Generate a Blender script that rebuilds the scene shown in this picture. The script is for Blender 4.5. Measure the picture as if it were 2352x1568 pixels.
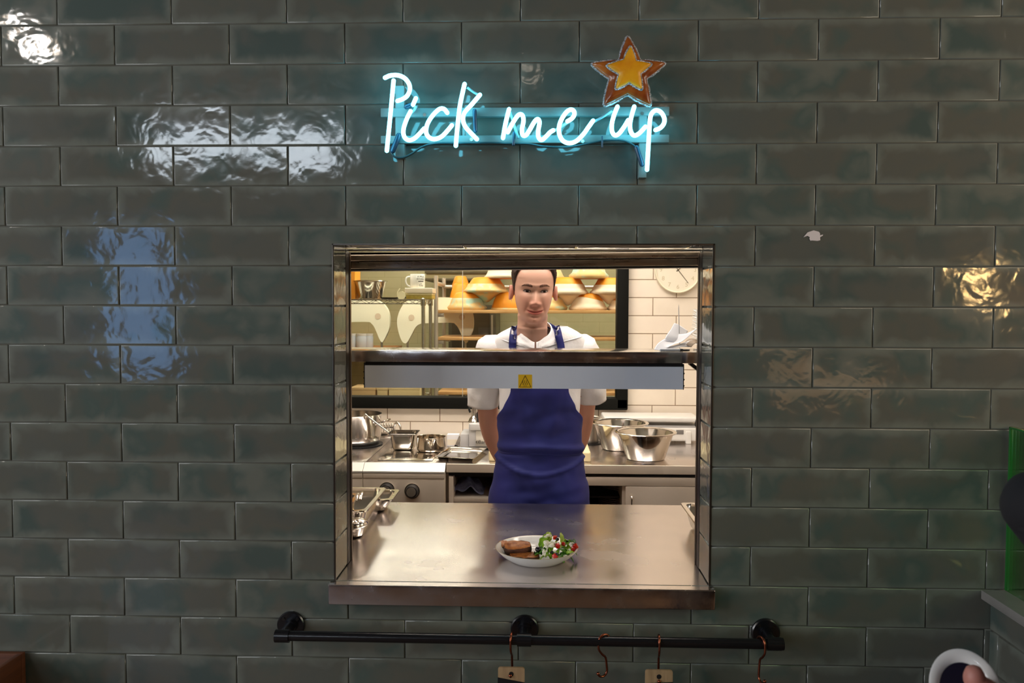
import bpy, bmesh, math, random
import numpy as np
from mathutils import Vector, Matrix, Euler
from mathutils.bvhtree import BVHTree
for _o in list(bpy.data.objects): bpy.data.objects.remove(_o)
SC = bpy.context.scene
COL = SC.collection
PI = math.pi
rnd = random.Random(7)

# ---------------------------------------------------------------- camera
CAM_F, CAM_YAW, CAM_PIT, CAM_ROL = 1849.65, .03295, -.04277, .0026
CAM_P = Vector((.0498, -2.09257, 1.6332))
_cy, _sy = math.cos(CAM_YAW), math.sin(CAM_YAW)
FW = Vector((-_sy*math.cos(CAM_PIT), _cy*math.cos(CAM_PIT), math.sin(CAM_PIT)))
_r = Vector((_cy, _sy, 0)); _u = _r.cross(FW)
RT = _r*math.cos(CAM_ROL) + _u*math.sin(CAM_ROL)
UP = -_r*math.sin(CAM_ROL) + _u*math.cos(CAM_ROL)
cam = bpy.data.cameras.new('camera'); camo = bpy.data.objects.new('camera', cam); COL.objects.link(camo)
m = Matrix.Identity(4)
for i in range(3):
    m[i][0] = RT[i]; m[i][1] = UP[i]; m[i][2] = -FW[i]; m[i][3] = CAM_P[i]
camo.matrix_world = m
cam.sensor_width = 36; cam.lens = CAM_F/2352*36; cam.clip_start = .02; cam.clip_end = 60
cam.dof.use_dof = True; cam.dof.focus_distance = 2.75; cam.dof.aperture_fstop = 9
SC.camera = camo
def at(x, y, Y):
    "where the sight line of a photo point meets the upright plane at depth Y"
    d = FW + RT*((x-1176)/CAM_F) + UP*((784-y)/CAM_F)
    return CAM_P + d*((Y-CAM_P.y)/d.y)
def atz(x, y, z):
    "where it meets the level plane at height z"
    d = FW + RT*((x-1176)/CAM_F) + UP*((784-y)/CAM_F)
    return CAM_P + d*((z-CAM_P.z)/d.z)

# ---------------------------------------------------------------- view, world, big lights
SC.view_settings.view_transform = 'Standard'; SC.view_settings.look = 'None'
SC.view_settings.gamma = 1; SC.view_settings.use_curve_mapping = False
SC.view_settings.exposure = 0.0
SC.cycles.use_denoising = True
SC.cycles.max_bounces = 8; SC.cycles.diffuse_bounces = 4; SC.cycles.glossy_bounces = 5
SC.cycles.transmission_bounces = 6; SC.cycles.transparent_max_bounces = 10
SC.cycles.caustics_reflective = True; SC.cycles.caustics_refractive = False
SC.cycles.sample_clamp_indirect = 6
world = bpy.data.worlds.new('world'); SC.world = world; world.use_nodes = True
world.node_tree.nodes['Background'].inputs[0].default_value = (.6, .75, 1, 1)
world.node_tree.nodes['Background'].inputs[1].default_value = .25
def area(name, loc, rot, sx, sy, power, col):
    l = bpy.data.lights.new(name, 'AREA'); l.shape = 'RECTANGLE'; l.size = sx; l.size_y = sy
    l.energy = power; l.color = col
    o = bpy.data.objects.new(name, l); COL.objects.link(o); o.location = loc; o.rotation_euler = rot
    return o
KITCHEN_E, BACKROOM_E, SKYWIN_E, NEON_E = 14., 14., 14., 11.
# daylight coming in through the dining room's side windows
area('window_daylight', (-4.35, -2.6, 1.9), (0, math.radians(-90), 0), 2.2, 2.6, 112, (.97, .98, 1))
def bulb_light(loc, power, col, r=.06):
    l = bpy.data.lights.new('pendant_light', 'POINT'); l.energy = power; l.color = col; l.shadow_soft_size = r
    o = bpy.data.objects.new('pendant_light', l); COL.objects.link(o); o.location = loc
# added warm fill for the tiled wall, with no lit room behind it
area('warm_side_fill', (2.9, -1.5, 2.3), (0, math.radians(90), 0), 1.8, 1.9, 46, (1, .86, .68))
bulb_light((-2.55, -2.0, 2.98), 8, (1, .95, .9)); bulb_light((2.45, -2.4, 1.84), 7, (1, .62, .25)); bulb_light((2.75, -2.9, 1.70), 7, (1, .62, .25))
# ---------------------------------------------------------------- helpers
class MB:
    def __init__(s): s.bm = bmesh.new()
    def box(s, c, size, bev=0., seg=2, rot=None, taper=None):
        r = bmesh.ops.create_cube(s.bm, size=1.0); vs = r['verts']
        for v in vs:
            v.co = Vector((v.co.x*size[0], v.co.y*size[1], v.co.z*size[2]))
            if taper and v.co.z < 0: v.co.x *= taper; v.co.y *= taper
        if bev > 0:
            es = list({e for v in vs for e in v.link_edges})
            fs0 = set(s.bm.faces)
            r = bmesh.ops.bevel(s.bm, geom=es, offset=bev, segments=seg, profile=.6, affect='EDGES')
            fs = set(f for f in r['faces']); vv = set()
            for f in fs: vv.update(f.verts)
            vs = list(vv)
        M = Matrix.Translation(Vector(c)) @ (rot.to_matrix().to_4x4() if rot is not None else Matrix.Identity(4))
        for v in vs: v.co = M @ v.co
        return vs
    def bx(s, x0, x1, y0, y1, z0, z1, bev=0., seg=2):
        return s.box(((x0+x1)/2, (y0+y1)/2, (z0+z1)/2), (abs(x1-x0), abs(y1-y0), abs(z1-z0)), bev, seg)
    def surf(s, P, cu=False, cv=False, flip=False):
        "P: rows of points; cu closes each row, cv closes the rows"
        R = [[s.bm.verts.new(Vector(p)) for p in row] for row in P]
        n, m_ = len(R), len(R[0])
        for i in range(n if cv else n-1):
            for j in range(m_ if cu else m_-1):
                a, b, c, d = R[i][j], R[i][(j+1) % m_], R[(i+1) % n][(j+1) % m_], R[(i+1) % n][j]
                q = []
                for v in ((d, c, b, a) if flip else (a, b, c, d)):
                    if v not in q: q.append(v)
                try: s.bm.faces.new(q)
                except ValueError: pass
        return R
    def cap(s, ring, flip=False):
        try: s.bm.faces.new(ring[::-1] if flip else ring)
        except ValueError: pass
    def tube(s, path, r, seg=10, caps=True, closed=False, flat=1.):
        path = [Vector(p) for p in path]; n = len(path)
        rs = r if isinstance(r, (list, tuple)) else [r]*n
        T = []
        for i in range(n):
            a = path[(i-1) % n] if closed or i > 0 else path[i]
            b = path[(i+1) % n] if closed or i < n-1 else path[i]
            t = (b-a); T.append(t.normalized() if t.length > 1e-9 else Vector((0, 0, 1)))
        up = Vector((0, 0, 1)) if abs(T[0].z) < .9 else Vector((0, 1, 0))
        nrm = (up - T[0]*up.dot(T[0])).normalized(); P = []
        for i in range(n):
            nrm = (nrm - T[i]*nrm.dot(T[i])).normalized(); b = T[i].cross(nrm)
            P.append([path[i] + (nrm*math.cos(2*PI*k/seg)*flat + b*math.sin(2*PI*k/seg))*rs[i] for k in range(seg)])
        R = s.surf(P, cu=True, cv=closed)
        if caps and not closed: s.cap(R[0], True); s.cap(R[-1])
        return R
    def rod(s, path, r, seg=10):
        "a tube with rounded ends"
        path = [Vector(p) for p in path]; n = len(path)
        a = (path[0]-path[1]).normalized(); b = (path[-1]-path[-2]).normalized()
        pre = [path[0]+a*r*math.sin(t) for t in (1.4, .9, .45)]; pr = [r*math.cos(t) for t in (1.4, .9, .45)]
        post = [path[-1]+b*r*math.sin(t) for t in (.45, .9, 1.4)]; po = [r*math.cos(t) for t in (.45, .9, 1.4)]
        return s.tube(pre+path+post, pr+[r]*n+po, seg)
    def cyl(s, p0, p1, r, seg=20, r2=None, caps=True): return s.tube([p0, p1], [r, r if r2 is None else r2], seg, caps)
    def lathe(s, prof, c=(0, 0, 0), seg=32, sx=1., sy=1., fn=None, ring=False):
        "profile of (radius, height) round the upright axis through c; goes bottom/outside first"
        c = Vector(c); P = []
        for (r, z) in prof:
            P.append([c + Vector((r*sx*math.cos(2*PI*k/seg), r*sy*math.sin(2*PI*k/seg), z)) for k in range(seg)])
        if fn: P = [[fn(p) for p in row] for row in P]
        R = s.surf(P, cu=True, cv=ring)
        if ring: return R
        if prof[0][0] > 1e-3: s.cap(R[0], True)
        if prof[-1][0] > 1e-3: s.cap(R[-1])
        return R
    def ball(s, c, r, sx=1, sy=1, sz=1, u=16, v=10):
        prof = [(max(1e-4, r*math.sin(PI*i/v)), -r*math.cos(PI*i/v)) for i in range(v+1)]
        c = Vector(c)
        P = [[c+Vector((rr*sx*math.cos(2*PI*k/u), rr*sy*math.sin(2*PI*k/u), z*sz)) for k in range(u)] for rr, z in prof]
        R = s.surf(P, cu=True); s.cap(R[0], True); s.cap(R[-1]); return R
    def prism(s, pts, t, frame):
        "closed outline pts (a,b) in frame(a,b,c), thickness t along c"
        n = len(pts)
        A = [s.bm.verts.new(Vector(frame(a, b, 0))) for a, b in pts]
        B = [s.bm.verts.new(Vector(frame(a, b, t))) for a, b in pts]
        s.cap(A, True); s.cap(B)
        for i in range(n): s.bm.faces.new((A[i], A[(i+1) % n], B[(i+1) % n], B[i]))
    def bevel_all(s, off, seg=2, ang=.6):
        es = [e for e in s.bm.edges if len(e.link_faces) == 2 and e.calc_face_angle(0) > ang]
        bmesh.ops.bevel(s.bm, geom=es, offset=off, segments=seg, profile=.6, affect='EDGES')
    def xf(s, M):
        for v in s.bm.verts: v.co = M @ v.co
    def build(s, name, mat, parent=None, smooth=True, ang=35, kind=None, recalc=True):
        if recalc: bmesh.ops.recalc_face_normals(s.bm, faces=s.bm.faces)
        me = bpy.data.meshes.new(name); s.bm.to_mesh(me); s.bm.free()
        return link_mesh(name, me, mat, parent, smooth, ang, kind)
def link_mesh(name, me, mat, parent=None, smooth=True, ang=35, kind=None):
    for m_ in (mat if isinstance(mat, (list, tuple)) else [mat]): me.materials.append(m_)
    if smooth:
        me.shade_smooth(); me.set_sharp_from_angle(angle=math.radians(ang))
    o = bpy.data.objects.new(name, me); COL.objects.link(o)
    if parent is not None:
        o.parent = parent
        if parent.parent is None: o.matrix_parent_inverse = Matrix.Translation(-parent.location)
        else: o.matrix_parent_inverse = Matrix.Identity(4)
    if kind: o['kind'] = kind
    return o
def sub(name, mb, mat, part, **k):
    "a sub-part: child of a part whose mesh sits in world coordinates"
    o = mb.build(name, mat, None, **k); o.parent = part; o.matrix_parent_inverse = Matrix.Identity(4)
    return o
def tag(o, label, cat, group=None):
    o['label'] = label; o['category'] = cat
    if group: o['group'] = group
    return o
def thing(name, label, cat, loc=(0, 0, 0), group=None):
    o = bpy.data.objects.new(name, None); COL.objects.link(o); o.location = loc; o.empty_display_size = .05
    return tag(o, label, cat, group)
def dup(root, delta=None, label=None, loc=None, rotz=None, scale=None):
    r = root.copy(); COL.objects.link(r)
    if loc is not None: r.location = loc
    if delta is not None: r.location = root.location + Vector(delta)
    if rotz is not None: r.rotation_euler.z = rotz
    if scale is not None: r.scale = (scale,)*3
    if label: r['label'] = label
    for ch in list(root.children):
        c = ch.copy(); COL.objects.link(c); c.parent = r; c.matrix_parent_inverse = ch.matrix_parent_inverse.copy()
        for g in list(ch.children):
            d = g.copy(); COL.objects.link(d); d.parent = c; d.matrix_parent_inverse = g.matrix_parent_inverse.copy()
    return r
def struct(name, mb, mat, **k): return mb.build(name, mat, None, kind='structure', **k)
def smooth_path(pts, n=6, closed=False):
    pts = [Vector(p) for p in pts]; out = []; N = len(pts)
    for i in range(N if closed else N-1):
        if closed: p0, p1, p2, p3 = (pts[(i+k) % N] for k in (-1, 0, 1, 2))
        else: p0, p1, p2, p3 = pts[max(i-1, 0)], pts[i], pts[i+1], pts[min(i+2, N-1)]
        for k in range(n):
            t = k/n
            out.append(.5*((2*p1)+(-p0+p2)*t+(2*p0-5*p1+4*p2-p3)*t*t+(-p0+3*p1-3*p2+p3)*t**3))
    if not closed: out.append(pts[-1])
    return out
def interp(x, tab):
    if x <= tab[0][0]: return tab[0][1]
    for (a, va), (b, vb) in zip(tab, tab[1:]):
        if x <= b:
            t = (x-a)/(b-a); t = t*t*(3-2*t)*.5+t*.5
            return va+(vb-va)*t
    return tab[-1][1]
def text_mesh(txt, size, depth, font=None, align='CENTER'):
    cu = bpy.data.curves.new('lettering', 'FONT'); cu.body = txt; cu.size = size; cu.extrude = depth
    cu.align_x = align; cu.align_y = 'CENTER'; cu.resolution_u = 3
    o = bpy.data.objects.new('lettering', cu); COL.objects.link(o)
    bpy.context.view_layer.update()
    me = bpy.data.meshes.new_from_object(o.evaluated_get(bpy.context.evaluated_depsgraph_get()))
    bpy.data.objects.remove(o); return me

# ---------------------------------------------------------------- materials
def lin(r, g, b):
    f = lambda c: (c/255/12.92) if c/255 <= .04045 else ((c/255+.055)/1.055)**2.4
    return (f(r), f(g), f(b), 1)
def mat(name, col, rough=.5, metal=0., spec=.5, emit=None, es=0., noise=None, bump=None, sss=0., coat=0., rnoise=None, aniso=0., stretch=None, trans=0., alpha=1.):
    """noise=(scale, colour2, lo, hi): patches of a second colour; bump=(scale, strength, distance); rnoise=(scale, r0, r1)"""
    M = bpy.data.materials.new(name); M.use_nodes = True; nt = M.node_tree; N = nt.nodes; L = nt.links
    b = N['Principled BSDF']
    b.inputs['Base Color'].default_value = col; b.inputs['Roughness'].default_value = rough
    b.inputs['Metallic'].default_value = metal; b.inputs['Specular IOR Level'].default_value = spec
    b.inputs['Coat Weight'].default_value = coat; b.inputs['Coat Roughness'].default_value = .1
    b.inputs['Anisotropic'].default_value = aniso
    b.inputs['Transmission Weight'].default_value = trans; b.inputs['Alpha'].default_value = alpha
    if sss: b.inputs['Subsurface Weight'].default_value = sss; b.inputs['Subsurface Scale'].default_value = .006; b.inputs['Subsurface Radius'].default_value = (1, .35, .2)
    if emit: b.inputs['Emission Color'].default_value = emit; b.inputs['Emission Strength'].default_value = es
    tc = N.new('ShaderNodeTexCoord'); src = tc.outputs['Object']
    if stretch:
        mp = N.new('ShaderNodeMapping'); mp.inputs['Scale'].default_value = stretch; L.new(src, mp.inputs['Vector']); src = mp.outputs[0]
    def nz(scale, detail=4):
        n = N.new('ShaderNodeTexNoise'); n.inputs['Scale'].default_value = scale; n.inputs['Detail'].default_value = detail
        L.new(src, n.inputs['Vector']); return n
    if noise:
        n = nz(noise[0]); r = N.new('ShaderNodeMapRange'); r.inputs[1].default_value = noise[2]; r.inputs[2].default_value = noise[3]
        L.new(n.outputs[0], r.inputs[0]); mx = N.new('ShaderNodeMix'); mx.data_type = 'RGBA'
        mx.inputs[6].default_value = col; mx.inputs[7].default_value = noise[1]
        L.new(r.outputs[0], mx.inputs[0]); L.new(mx.outputs[2], b.inputs['Base Color'])
    if rnoise:
        n = nz(rnoise[0]); r = N.new('ShaderNodeMapRange'); r.inputs[1].default_value = .3; r.inputs[2].default_value = .7
        r.inputs[3].default_value = rnoise[1]; r.inputs[4].default_value = rnoise[2]
        L.new(n.outputs[0], r.inputs[0]); L.new(r.outputs[0], b.inputs['Roughness'])
    if bump:
        n = nz(bump[0], 3); bp = N.new('ShaderNodeBump'); bp.inputs['Strength'].default_value = bump[1]; bp.inputs['Distance'].default_value = bump[2]
        L.new(n.outputs[0], bp.inputs['Height']); L.new(bp.outputs[0], b.inputs['Normal'])
    return M
def glass_mat(name, tint=(1, 1, 1, 1), gloss=1., base=.03):
    M = bpy.data.materials.new(name); M.use_nodes = True; nt = M.node_tree; N = nt.nodes; L = nt.links
    for n in list(N):
        if n.type != 'OUTPUT_MATERIAL': N.remove(n)
    out = [n for n in N if n.type == 'OUTPUT_MATERIAL'][0]
    t = N.new('ShaderNodeBsdfTransparent'); t.inputs[0].default_value = tint
    g = N.new('ShaderNodeBsdfGlossy'); g.inputs['Roughness'].default_value = .01
    fr = N.new('ShaderNodeFresnel'); fr.inputs[0].default_value = 1.45
    ml = N.new('ShaderNodeMath'); ml.operation = 'MULTIPLY'; ml.inputs[1].default_value = gloss; L.new(fr.outputs[0], ml.inputs[0])
    mx = N.new('ShaderNodeMixShader'); L.new(ml.outputs[0], mx.inputs[0]); L.new(t.outputs[0], mx.inputs[1]); L.new(g.outputs[0], mx.inputs[2])
    L.new(mx.outputs[0], out.inputs[0]); return M
def tile_mat(name, edge, cols, rough=.1, bump=(1., .0010), warp=17, fine=.14):
    "glazed hand-made tile: UV 'tile' runs 0..1 over each tile, UV 'seed' holds two random numbers per tile"
    M = bpy.data.materials.new(name); M.use_nodes = True; nt = M.node_tree; N = nt.nodes; L = nt.links; b = N['Principled BSDF']
    uv = N.new('ShaderNodeUVMap'); uv.uv_map = 'tile'; sd = N.new('ShaderNodeUVMap'); sd.uv_map = 'seed'
    tc = N.new('ShaderNodeTexCoord'); off = N.new('ShaderNodeVectorMath'); off.operation = 'MULTIPLY_ADD'
    off.inputs[1].default_value = (37, 53, 0); L.new(sd.outputs[0], off.inputs[0]); L.new(tc.outputs['Object'], off.inputs[2])
    def noise(scale, det=3, dist=0.):
        n = N.new('ShaderNodeTexNoise'); n.inputs['Scale'].default_value = scale; n.inputs['Detail'].default_value = det
        n.inputs['Distortion'].default_value = dist; L.new(off.outputs[0], n.inputs['Vector']); return n
    def math_(op, a, b_):
        n = N.new('ShaderNodeMath'); n.operation = op
        for k, v in enumerate((a, b_)):
            if isinstance(v, (int, float)): n.inputs[k].default_value = v
            else: L.new(v, n.inputs[k])
        return n.outputs[0]
    sx = N.new('ShaderNodeSeparateXYZ'); L.new(uv.outputs[0], sx.inputs[0])
    u, v = sx.outputs[0], sx.outputs[1]
    du = math_('MULTIPLY', math_('MINIMUM', u, math_('SUBTRACT', 1., u)), 2.9); dv = math_('MINIMUM', v, math_('SUBTRACT', 1., v))
    d = math_('MINIMUM', du, dv)
    nA = noise(13, 3, .6); nB = noise(6, 2); nC = noise(38, 4)
    d2 = math_('ADD', d, math_('MULTIPLY', math_('SUBTRACT', nA.outputs[0], .5), .55))
    mr = N.new('ShaderNodeMapRange'); mr.interpolation_type = 'SMOOTHSTEP'; mr.inputs[1].default_value = -.05; mr.inputs[2].default_value = .26; L.new(d2, mr.inputs[0])
    s2 = N.new('ShaderNodeSeparateXYZ'); L.new(sd.outputs[0], s2.inputs[0])
    cr = N.new('ShaderNodeValToRGB'); els = cr.color_ramp.elements
    els[0].position = .3; els[0].color = cols[0]; els[1].position = .72; els[1].color = cols[-1]
    for k, c in enumerate(cols[1:-1]):
        e = els.new(.3+.42*(k+1)/(len(cols)-1)); e.color = c
    f = math_('ADD', math_('MULTIPLY', nB.outputs[0], .75), math_('ADD', math_('MULTIPLY', nA.outputs[0], .25), math_('MULTIPLY', math_('SUBTRACT', s2.outputs[0], .5), .22)))
    L.new(f, cr.inputs[0])
    mx = N.new('ShaderNodeMix'); mx.data_type = 'RGBA'; mx.inputs[6].default_value = edge; L.new(mr.outputs[0], mx.inputs[0]); L.new(cr.outputs[0], mx.inputs[7])
    L.new(mx.outputs[2], b.inputs['Base Color'])
    b.inputs['Roughness'].default_value = rough; b.inputs['Specular IOR Level'].default_value = .55
    h = math_('ADD', math_('MULTIPLY', noise(warp, 2, .4).outputs[0], 1.), math_('MULTIPLY', nC.outputs[0], fine))
    bp = N.new('ShaderNodeBump'); bp.inputs['Strength'].default_value = bump[0]; bp.inputs['Distance'].default_value = bump[1]
    L.new(h, bp.inputs['Height']); L.new(bp.outputs[0], b.inputs['Normal'])
    return M
STEEL = mat('brushed_steel', (.60, .57, .54, 1), .24, 1., rnoise=(30, .16, .3), stretch=(1, 12, 12))
STEEL_TOP = mat('worktop_steel', (.66, .61, .59, 1), .25, 1., rnoise=(7, .20, .29), noise=(5, (.60, .555, .54, 1), .3, .8))
STEEL_BRIGHT = mat('polished_steel', (.74, .70, .65, 1), .13, 1.)
STEEL_FRONT = mat('counter_edge_steel', (.62, .57, .56, 1), .15, 1., bump=(26, .25, .0015), rnoise=(20, .1, .3))
STEEL_DARK = mat('dark_steel', (.08, .075, .07, 1), .35, 1.)
STP = mat('panel_steel', (.74, .64, .53, 1), .45, .6, rnoise=(7, .36, .55), stretch=(6, 1, 1))
STEEL_SOFT = mat('satin_steel', (.62, .58, .53, 1), .34, 1.)
ALU = mat('anodised_aluminium', (.74, .80, .90, 1), .4, .1, noise=(3, (.68, .73, .82, 1), .4, .7))
BLACK = mat('black_plastic', (.012, .012, .013, 1), .4)
BLACK_METAL = mat('black_painted_metal', (.008, .008, .010, 1), .28, .0, spec=.6)
COPPER = mat('copper_brown_metal', (.30, .09, .05, 1), .26, 1.)
WHITE_PLASTIC = mat('white_plastic', (.80, .78, .74, 1), .35)
PAPER = mat('white_paper', (.78, .77, .78, 1), .7)
WOOD = mat('pale_wood', lin(222, 176, 118), .55, noise=(6, lin(200, 148, 92), .35, .7), stretch=(1, 8, 8))
CERAMIC = mat('white_glazed_ceramic', (.82, .81, .79, 1), .12, spec=.6)
# ---------------------------------------------------------------- tiled front wall with the serving hatch
HX0, HX1, HZ0, HZ1 = -.487, .4985, .905, 1.794
ROW = .10406; LINE0 = 1.635 + 7*ROW; TW = .302; GAP = .0016; JAMB = .134
WX0, WX1, WZ0, WZ1 = -4.4, 3.0, 0., 3.5
TILE = tile_mat('green_grey_glazed_tile', lin(112, 116, 108), [lin(76, 88, 84), lin(92, 94, 88), lin(95, 95, 87), lin(82, 94, 89), lin(106, 109, 101)], .075)
GROUT = mat('dark_grout', lin(84, 82, 74), .8)
def tiles_into(bm, rects, frame, bev=.0026, tilt=.006, rng=rnd):
    """rects: (a0,a1,b0,b1, A0,A1,B0,B1) visible part and the whole tile it was cut from; frame(a,b,c) with c out of the wall"""
    uvl = bm.loops.layers.uv.get('tile') or bm.loops.layers.uv.new('tile')
    sdl = bm.loops.layers.uv.get('seed') or bm.loops.layers.uv.new('seed')
    for (a0, a1, b0, b1, A0, A1, B0, B1) in rects:
        s1 = random.Random(int((A0+50)*7919)*31+int((B0+50)*6151)); q1, q2 = s1.random(), s1.random()
        ta, tb = (s1.random()-.5)*2*tilt, (s1.random()-.5)*2*tilt
        g = GAP/2; e = []
        ia = [a0+(g if abs(a0-A0) < 1e-6 else 0), a1-(g if abs(a1-A1) < 1e-6 else 0)]
        ib = [b0+(g if abs(b0-B0) < 1e-6 else 0), b1-(g if abs(b1-B1) < 1e-6 else 0)]
        if ia[1]-ia[0] < .004 or ib[1]-ib[0] < .004: continue
        ja = [ia[0]+(bev if abs(a0-A0) < 1e-6 else 0), ia[1]-(bev if abs(a1-A1) < 1e-6 else 0)]
        jb = [ib[0]+(bev if abs(b0-B0) < 1e-6 else 0), ib[1]-(bev if abs(b1-B1) < 1e-6 else 0)]
        ca, cb = (A0+A1)/2, (B0+B1)/2
        hh = lambda a, b: ta*(a-ca)+tb*(b-cb)*1.5
        O = [(ia[0], ib[0]), (ia[1], ib[0]), (ia[1], ib[1]), (ia[0], ib[1])]
        I = [(ja[0], jb[0]), (ja[1], jb[0]), (ja[1], jb[1]), (ja[0], jb[1])]
        cut = [abs(a0-A0) >= 1e-6, abs(a1-A1) >= 1e-6]
        vo = [bm.verts.new(Vector(frame(a, b, -.0045))) for a, b in O]
        vm = [bm.verts.new(Vector(frame(a+(bev*.3 if k in (0, 3) else -bev*.3)*(1 if (a != I[k][0]) else 0), b+(bev*.3 if k < 2 else -bev*.3)*(1 if b != I[k][1] else 0), hh(a, b)-.001))) for k, (a, b) in enumerate(O)]
        vi = [bm.verts.new(Vector(frame(a, b, hh(a, b)))) for a, b in I]
        P2 = {}
        for v_, p_ in zip(vo+vm+vi, O+O+I): P2[v_] = p_
        for (X, Y_) in ((vo, vm), (vm, vi)):
            for k in range(4):
                f = bm.faces.new((X[k], X[(k+1) % 4], Y_[(k+1) % 4], Y_[k])); e.append(f)
        e.append(bm.faces.new(vi))
        for f in e:
            f.material_index = 0; f.smooth = f is not e[-1]
            for l in f.loops:
                a, b = P2[l.vert]
                l[uvl].uv = ((a-A0)/(A1-A0), (b-B0)/(B1-B0)); l[sdl].uv = (q1, q2)
mb = MB(); bm = mb.bm
rects = []
nrow = int((WZ1-WZ0)/ROW)+3
for r in range(-8, 26):
    zt = LINE0 - r*ROW; zb = zt - ROW         # tile row between line r and r+1 ; line index r counts from the top line 0
    # row between lines r-1 and r in the photo has whole joints when r is even
    even = ((r+1) % 2 == 0)
    for c in range(-18, 16):
        A0 = (c-4+(0 if even else .5))*TW; A1 = A0+TW
        # slow drift of the setting-out seen across the wall
        a0, a1 = max(A0, WX0), min(A1, WX1); b0, b1 = max(zb, WZ0), min(zt, WZ1)
        if a1 <= a0 or b1 <= b0: continue
        if b1 <= HZ0+.003 or b0 >= HZ1 or a1 <= HX0 or a0 >= HX1: rects.append((a0, a1, b0, b1, A0, A1, zb, zt)); continue
        if a0 < HX0: rects.append((a0, HX0, b0, b1, A0, A1, zb, zt))
        if a1 > HX1: rects.append((HX1, a1, b0, b1, A0, A1, zb, zt))
        if b1 > HZ1: rects.append((max(a0, HX0), min(a1, HX1), HZ1, b1, A0, A1, zb, zt))
tiles_into(bm, rects, lambda a, b, c: (a, -c, b))
# reveals
def jamb(x, sgn):
    R = []
    for r in range(0, 20):
        zt = LINE0-r*ROW; zb = zt-ROW
        b0, b1 = max(zb, HZ0), min(zt, HZ1)
        if b1 > b0: R.append((.0045, JAMB, b0, b1, -.05, .25, zb, zt))
    tiles_into(bm, R, lambda a, b, c: (x+sgn*c, a, b), tilt=.004)
jamb(HX0, 1); jamb(HX1, -1)
R = [(max(c*TW-.151, HX0), min((c+1)*TW-.151, HX1), .0045, JAMB, c*TW-.151, (c+1)*TW-.151, -.05, .25) for c in range(-2, 3)]
R = [q for q in R if q[1]-q[0] > .01]
tiles_into(bm, R, lambda a, b, c: (a, b, HZ1-c), tilt=.004)
n0 = len(bm.faces)
for (x0, x1, z0, z1) in ((WX0, HX0-.0035, WZ0, WZ1), (HX1+.0035, WX1, WZ0, WZ1), (HX0-.0035, HX1+.0035, HZ1+.0035, WZ1), (HX0-.0035, HX1+.0035, WZ0, .86)):
    mb.bx(x0, x1, .0035, JAMB, z0, z1)
bm.faces.ensure_lookup_table()
for f in bm.faces[n0:]: f.material_index = 1
wall = mb.build('wall_front', [TILE, GROUT], None, smooth=False, kind='structure', recalc=False)
# chipped glaze
mb = MB()
chip = [(-.019, -.006), (-.012, .004), (-.002, .008), (.007, .005), (.009, .001), (.0085, -.002), (.014, -.0005), (.0135, -.003), (.009, -.006), (.0095, -.012), (.005, -.0135), (-.004, -.0125), (-.007, -.013), (-.009, -.009), (-.008, -.006), (-.012, -.003)]
cc = at(1871, 538, 0)
mb.prism([(a*1.5, b*1.25) for a, b in chip], .0012, lambda a, b, c: (cc.x+a, -.0005-c, cc.z+b))
o = mb.build('glaze_chip', mat('bare_plaster', (.68, .62, .62, 1), .7), wall, smooth=False); o['label'] = 'white chipped patch in the glaze'; o.matrix_parent_inverse = Matrix.Identity(4)
# metal corner trims of the opening
TRIM = mat('bronze_edge_trim', (.10, .085, .07, 1), .3, .9)
for k, (x0, x1) in enumerate(((HX0-.003, HX0+.0015), (HX1-.0015, HX1+.003))):
    mb = MB(); mb.bx(x0, x1, -.0015, .005, HZ0+.001, HZ1+.003, .0006); struct('trim_%d' % (k+1), mb, TRIM)
mb = MB(); mb.bx(HX0-.003, HX1+.003, -.0015, .004, HZ1-.0012, HZ1+.003, .0006); struct('trim_3', mb, TRIM)

# ---------------------------------------------------------------- kitchen shell
KY, BY = 2.5, 5.2
WX_L, WX_R = -2.6, 2.0
WTILE = tile_mat('cream_white_tile', lin(244, 232, 214), [lin(240, 228, 210), lin(245, 233, 216), lin(242, 228, 212)], .38, (.3, .0002), 14)
WGROUT = mat('brown_grout', lin(150, 128, 104), .85)
FRX1 = at(1440, 760, KY).x; FRZ0 = at(1440, 938, KY).z; FRX0 = -1.75; FRZ1 = 2.2      # window opening in the back wall
mb = MB(); bm = mb.bm; rects = []
wrow = .1021; zl = at(1500, 703*0+540+703/4.9, KY).z      # a joint line
xl = at(1180+1567/4.9, 700, KY).x
r0 = int(zl/wrow)+1
for r in range(-12, r0):
    zt = zl-r*wrow; zb = zt-wrow
    for c in range(-14, 8):
        A0 = xl+c*.3032+(.132 if r % 2 else 0.); A1 = A0+.3032
        a0, a1 = max(A0, WX_L), min(A1, WX_R); b0, b1 = max(zb, .0), min(zt, 2.8)
        if a1 <= a0 or b1 <= b0: continue
        if b1 <= FRZ0 or b0 >= FRZ1 or a1 <= FRX0 or a0 >= FRX1: rects.append((a0, a1, b0, b1, A0, A1, zb, zt)); continue
        if a0 < FRX0: rects.append((a0, FRX0, b0, b1, A0, A1, zb, zt))
        if a1 > FRX1: rects.append((FRX1, a1, b0, b1, A0, A1, zb, zt))
        if b1 > FRZ1: rects.append((max(a0, FRX0), min(a1, FRX1), FRZ1, b1, A0, A1, zb, zt))
        if b0 < FRZ0: rects.append((max(a0, FRX0), min(a1, FRX1), b0, FRZ0, A0, A1, zb, zt))
_g = GAP; GAP = .004
tiles_into(bm, rects, lambda a, b, c: (a, KY-c, b), bev=.0012, tilt=.0006)
GAP = _g
n0 = len(bm.faces)
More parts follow.
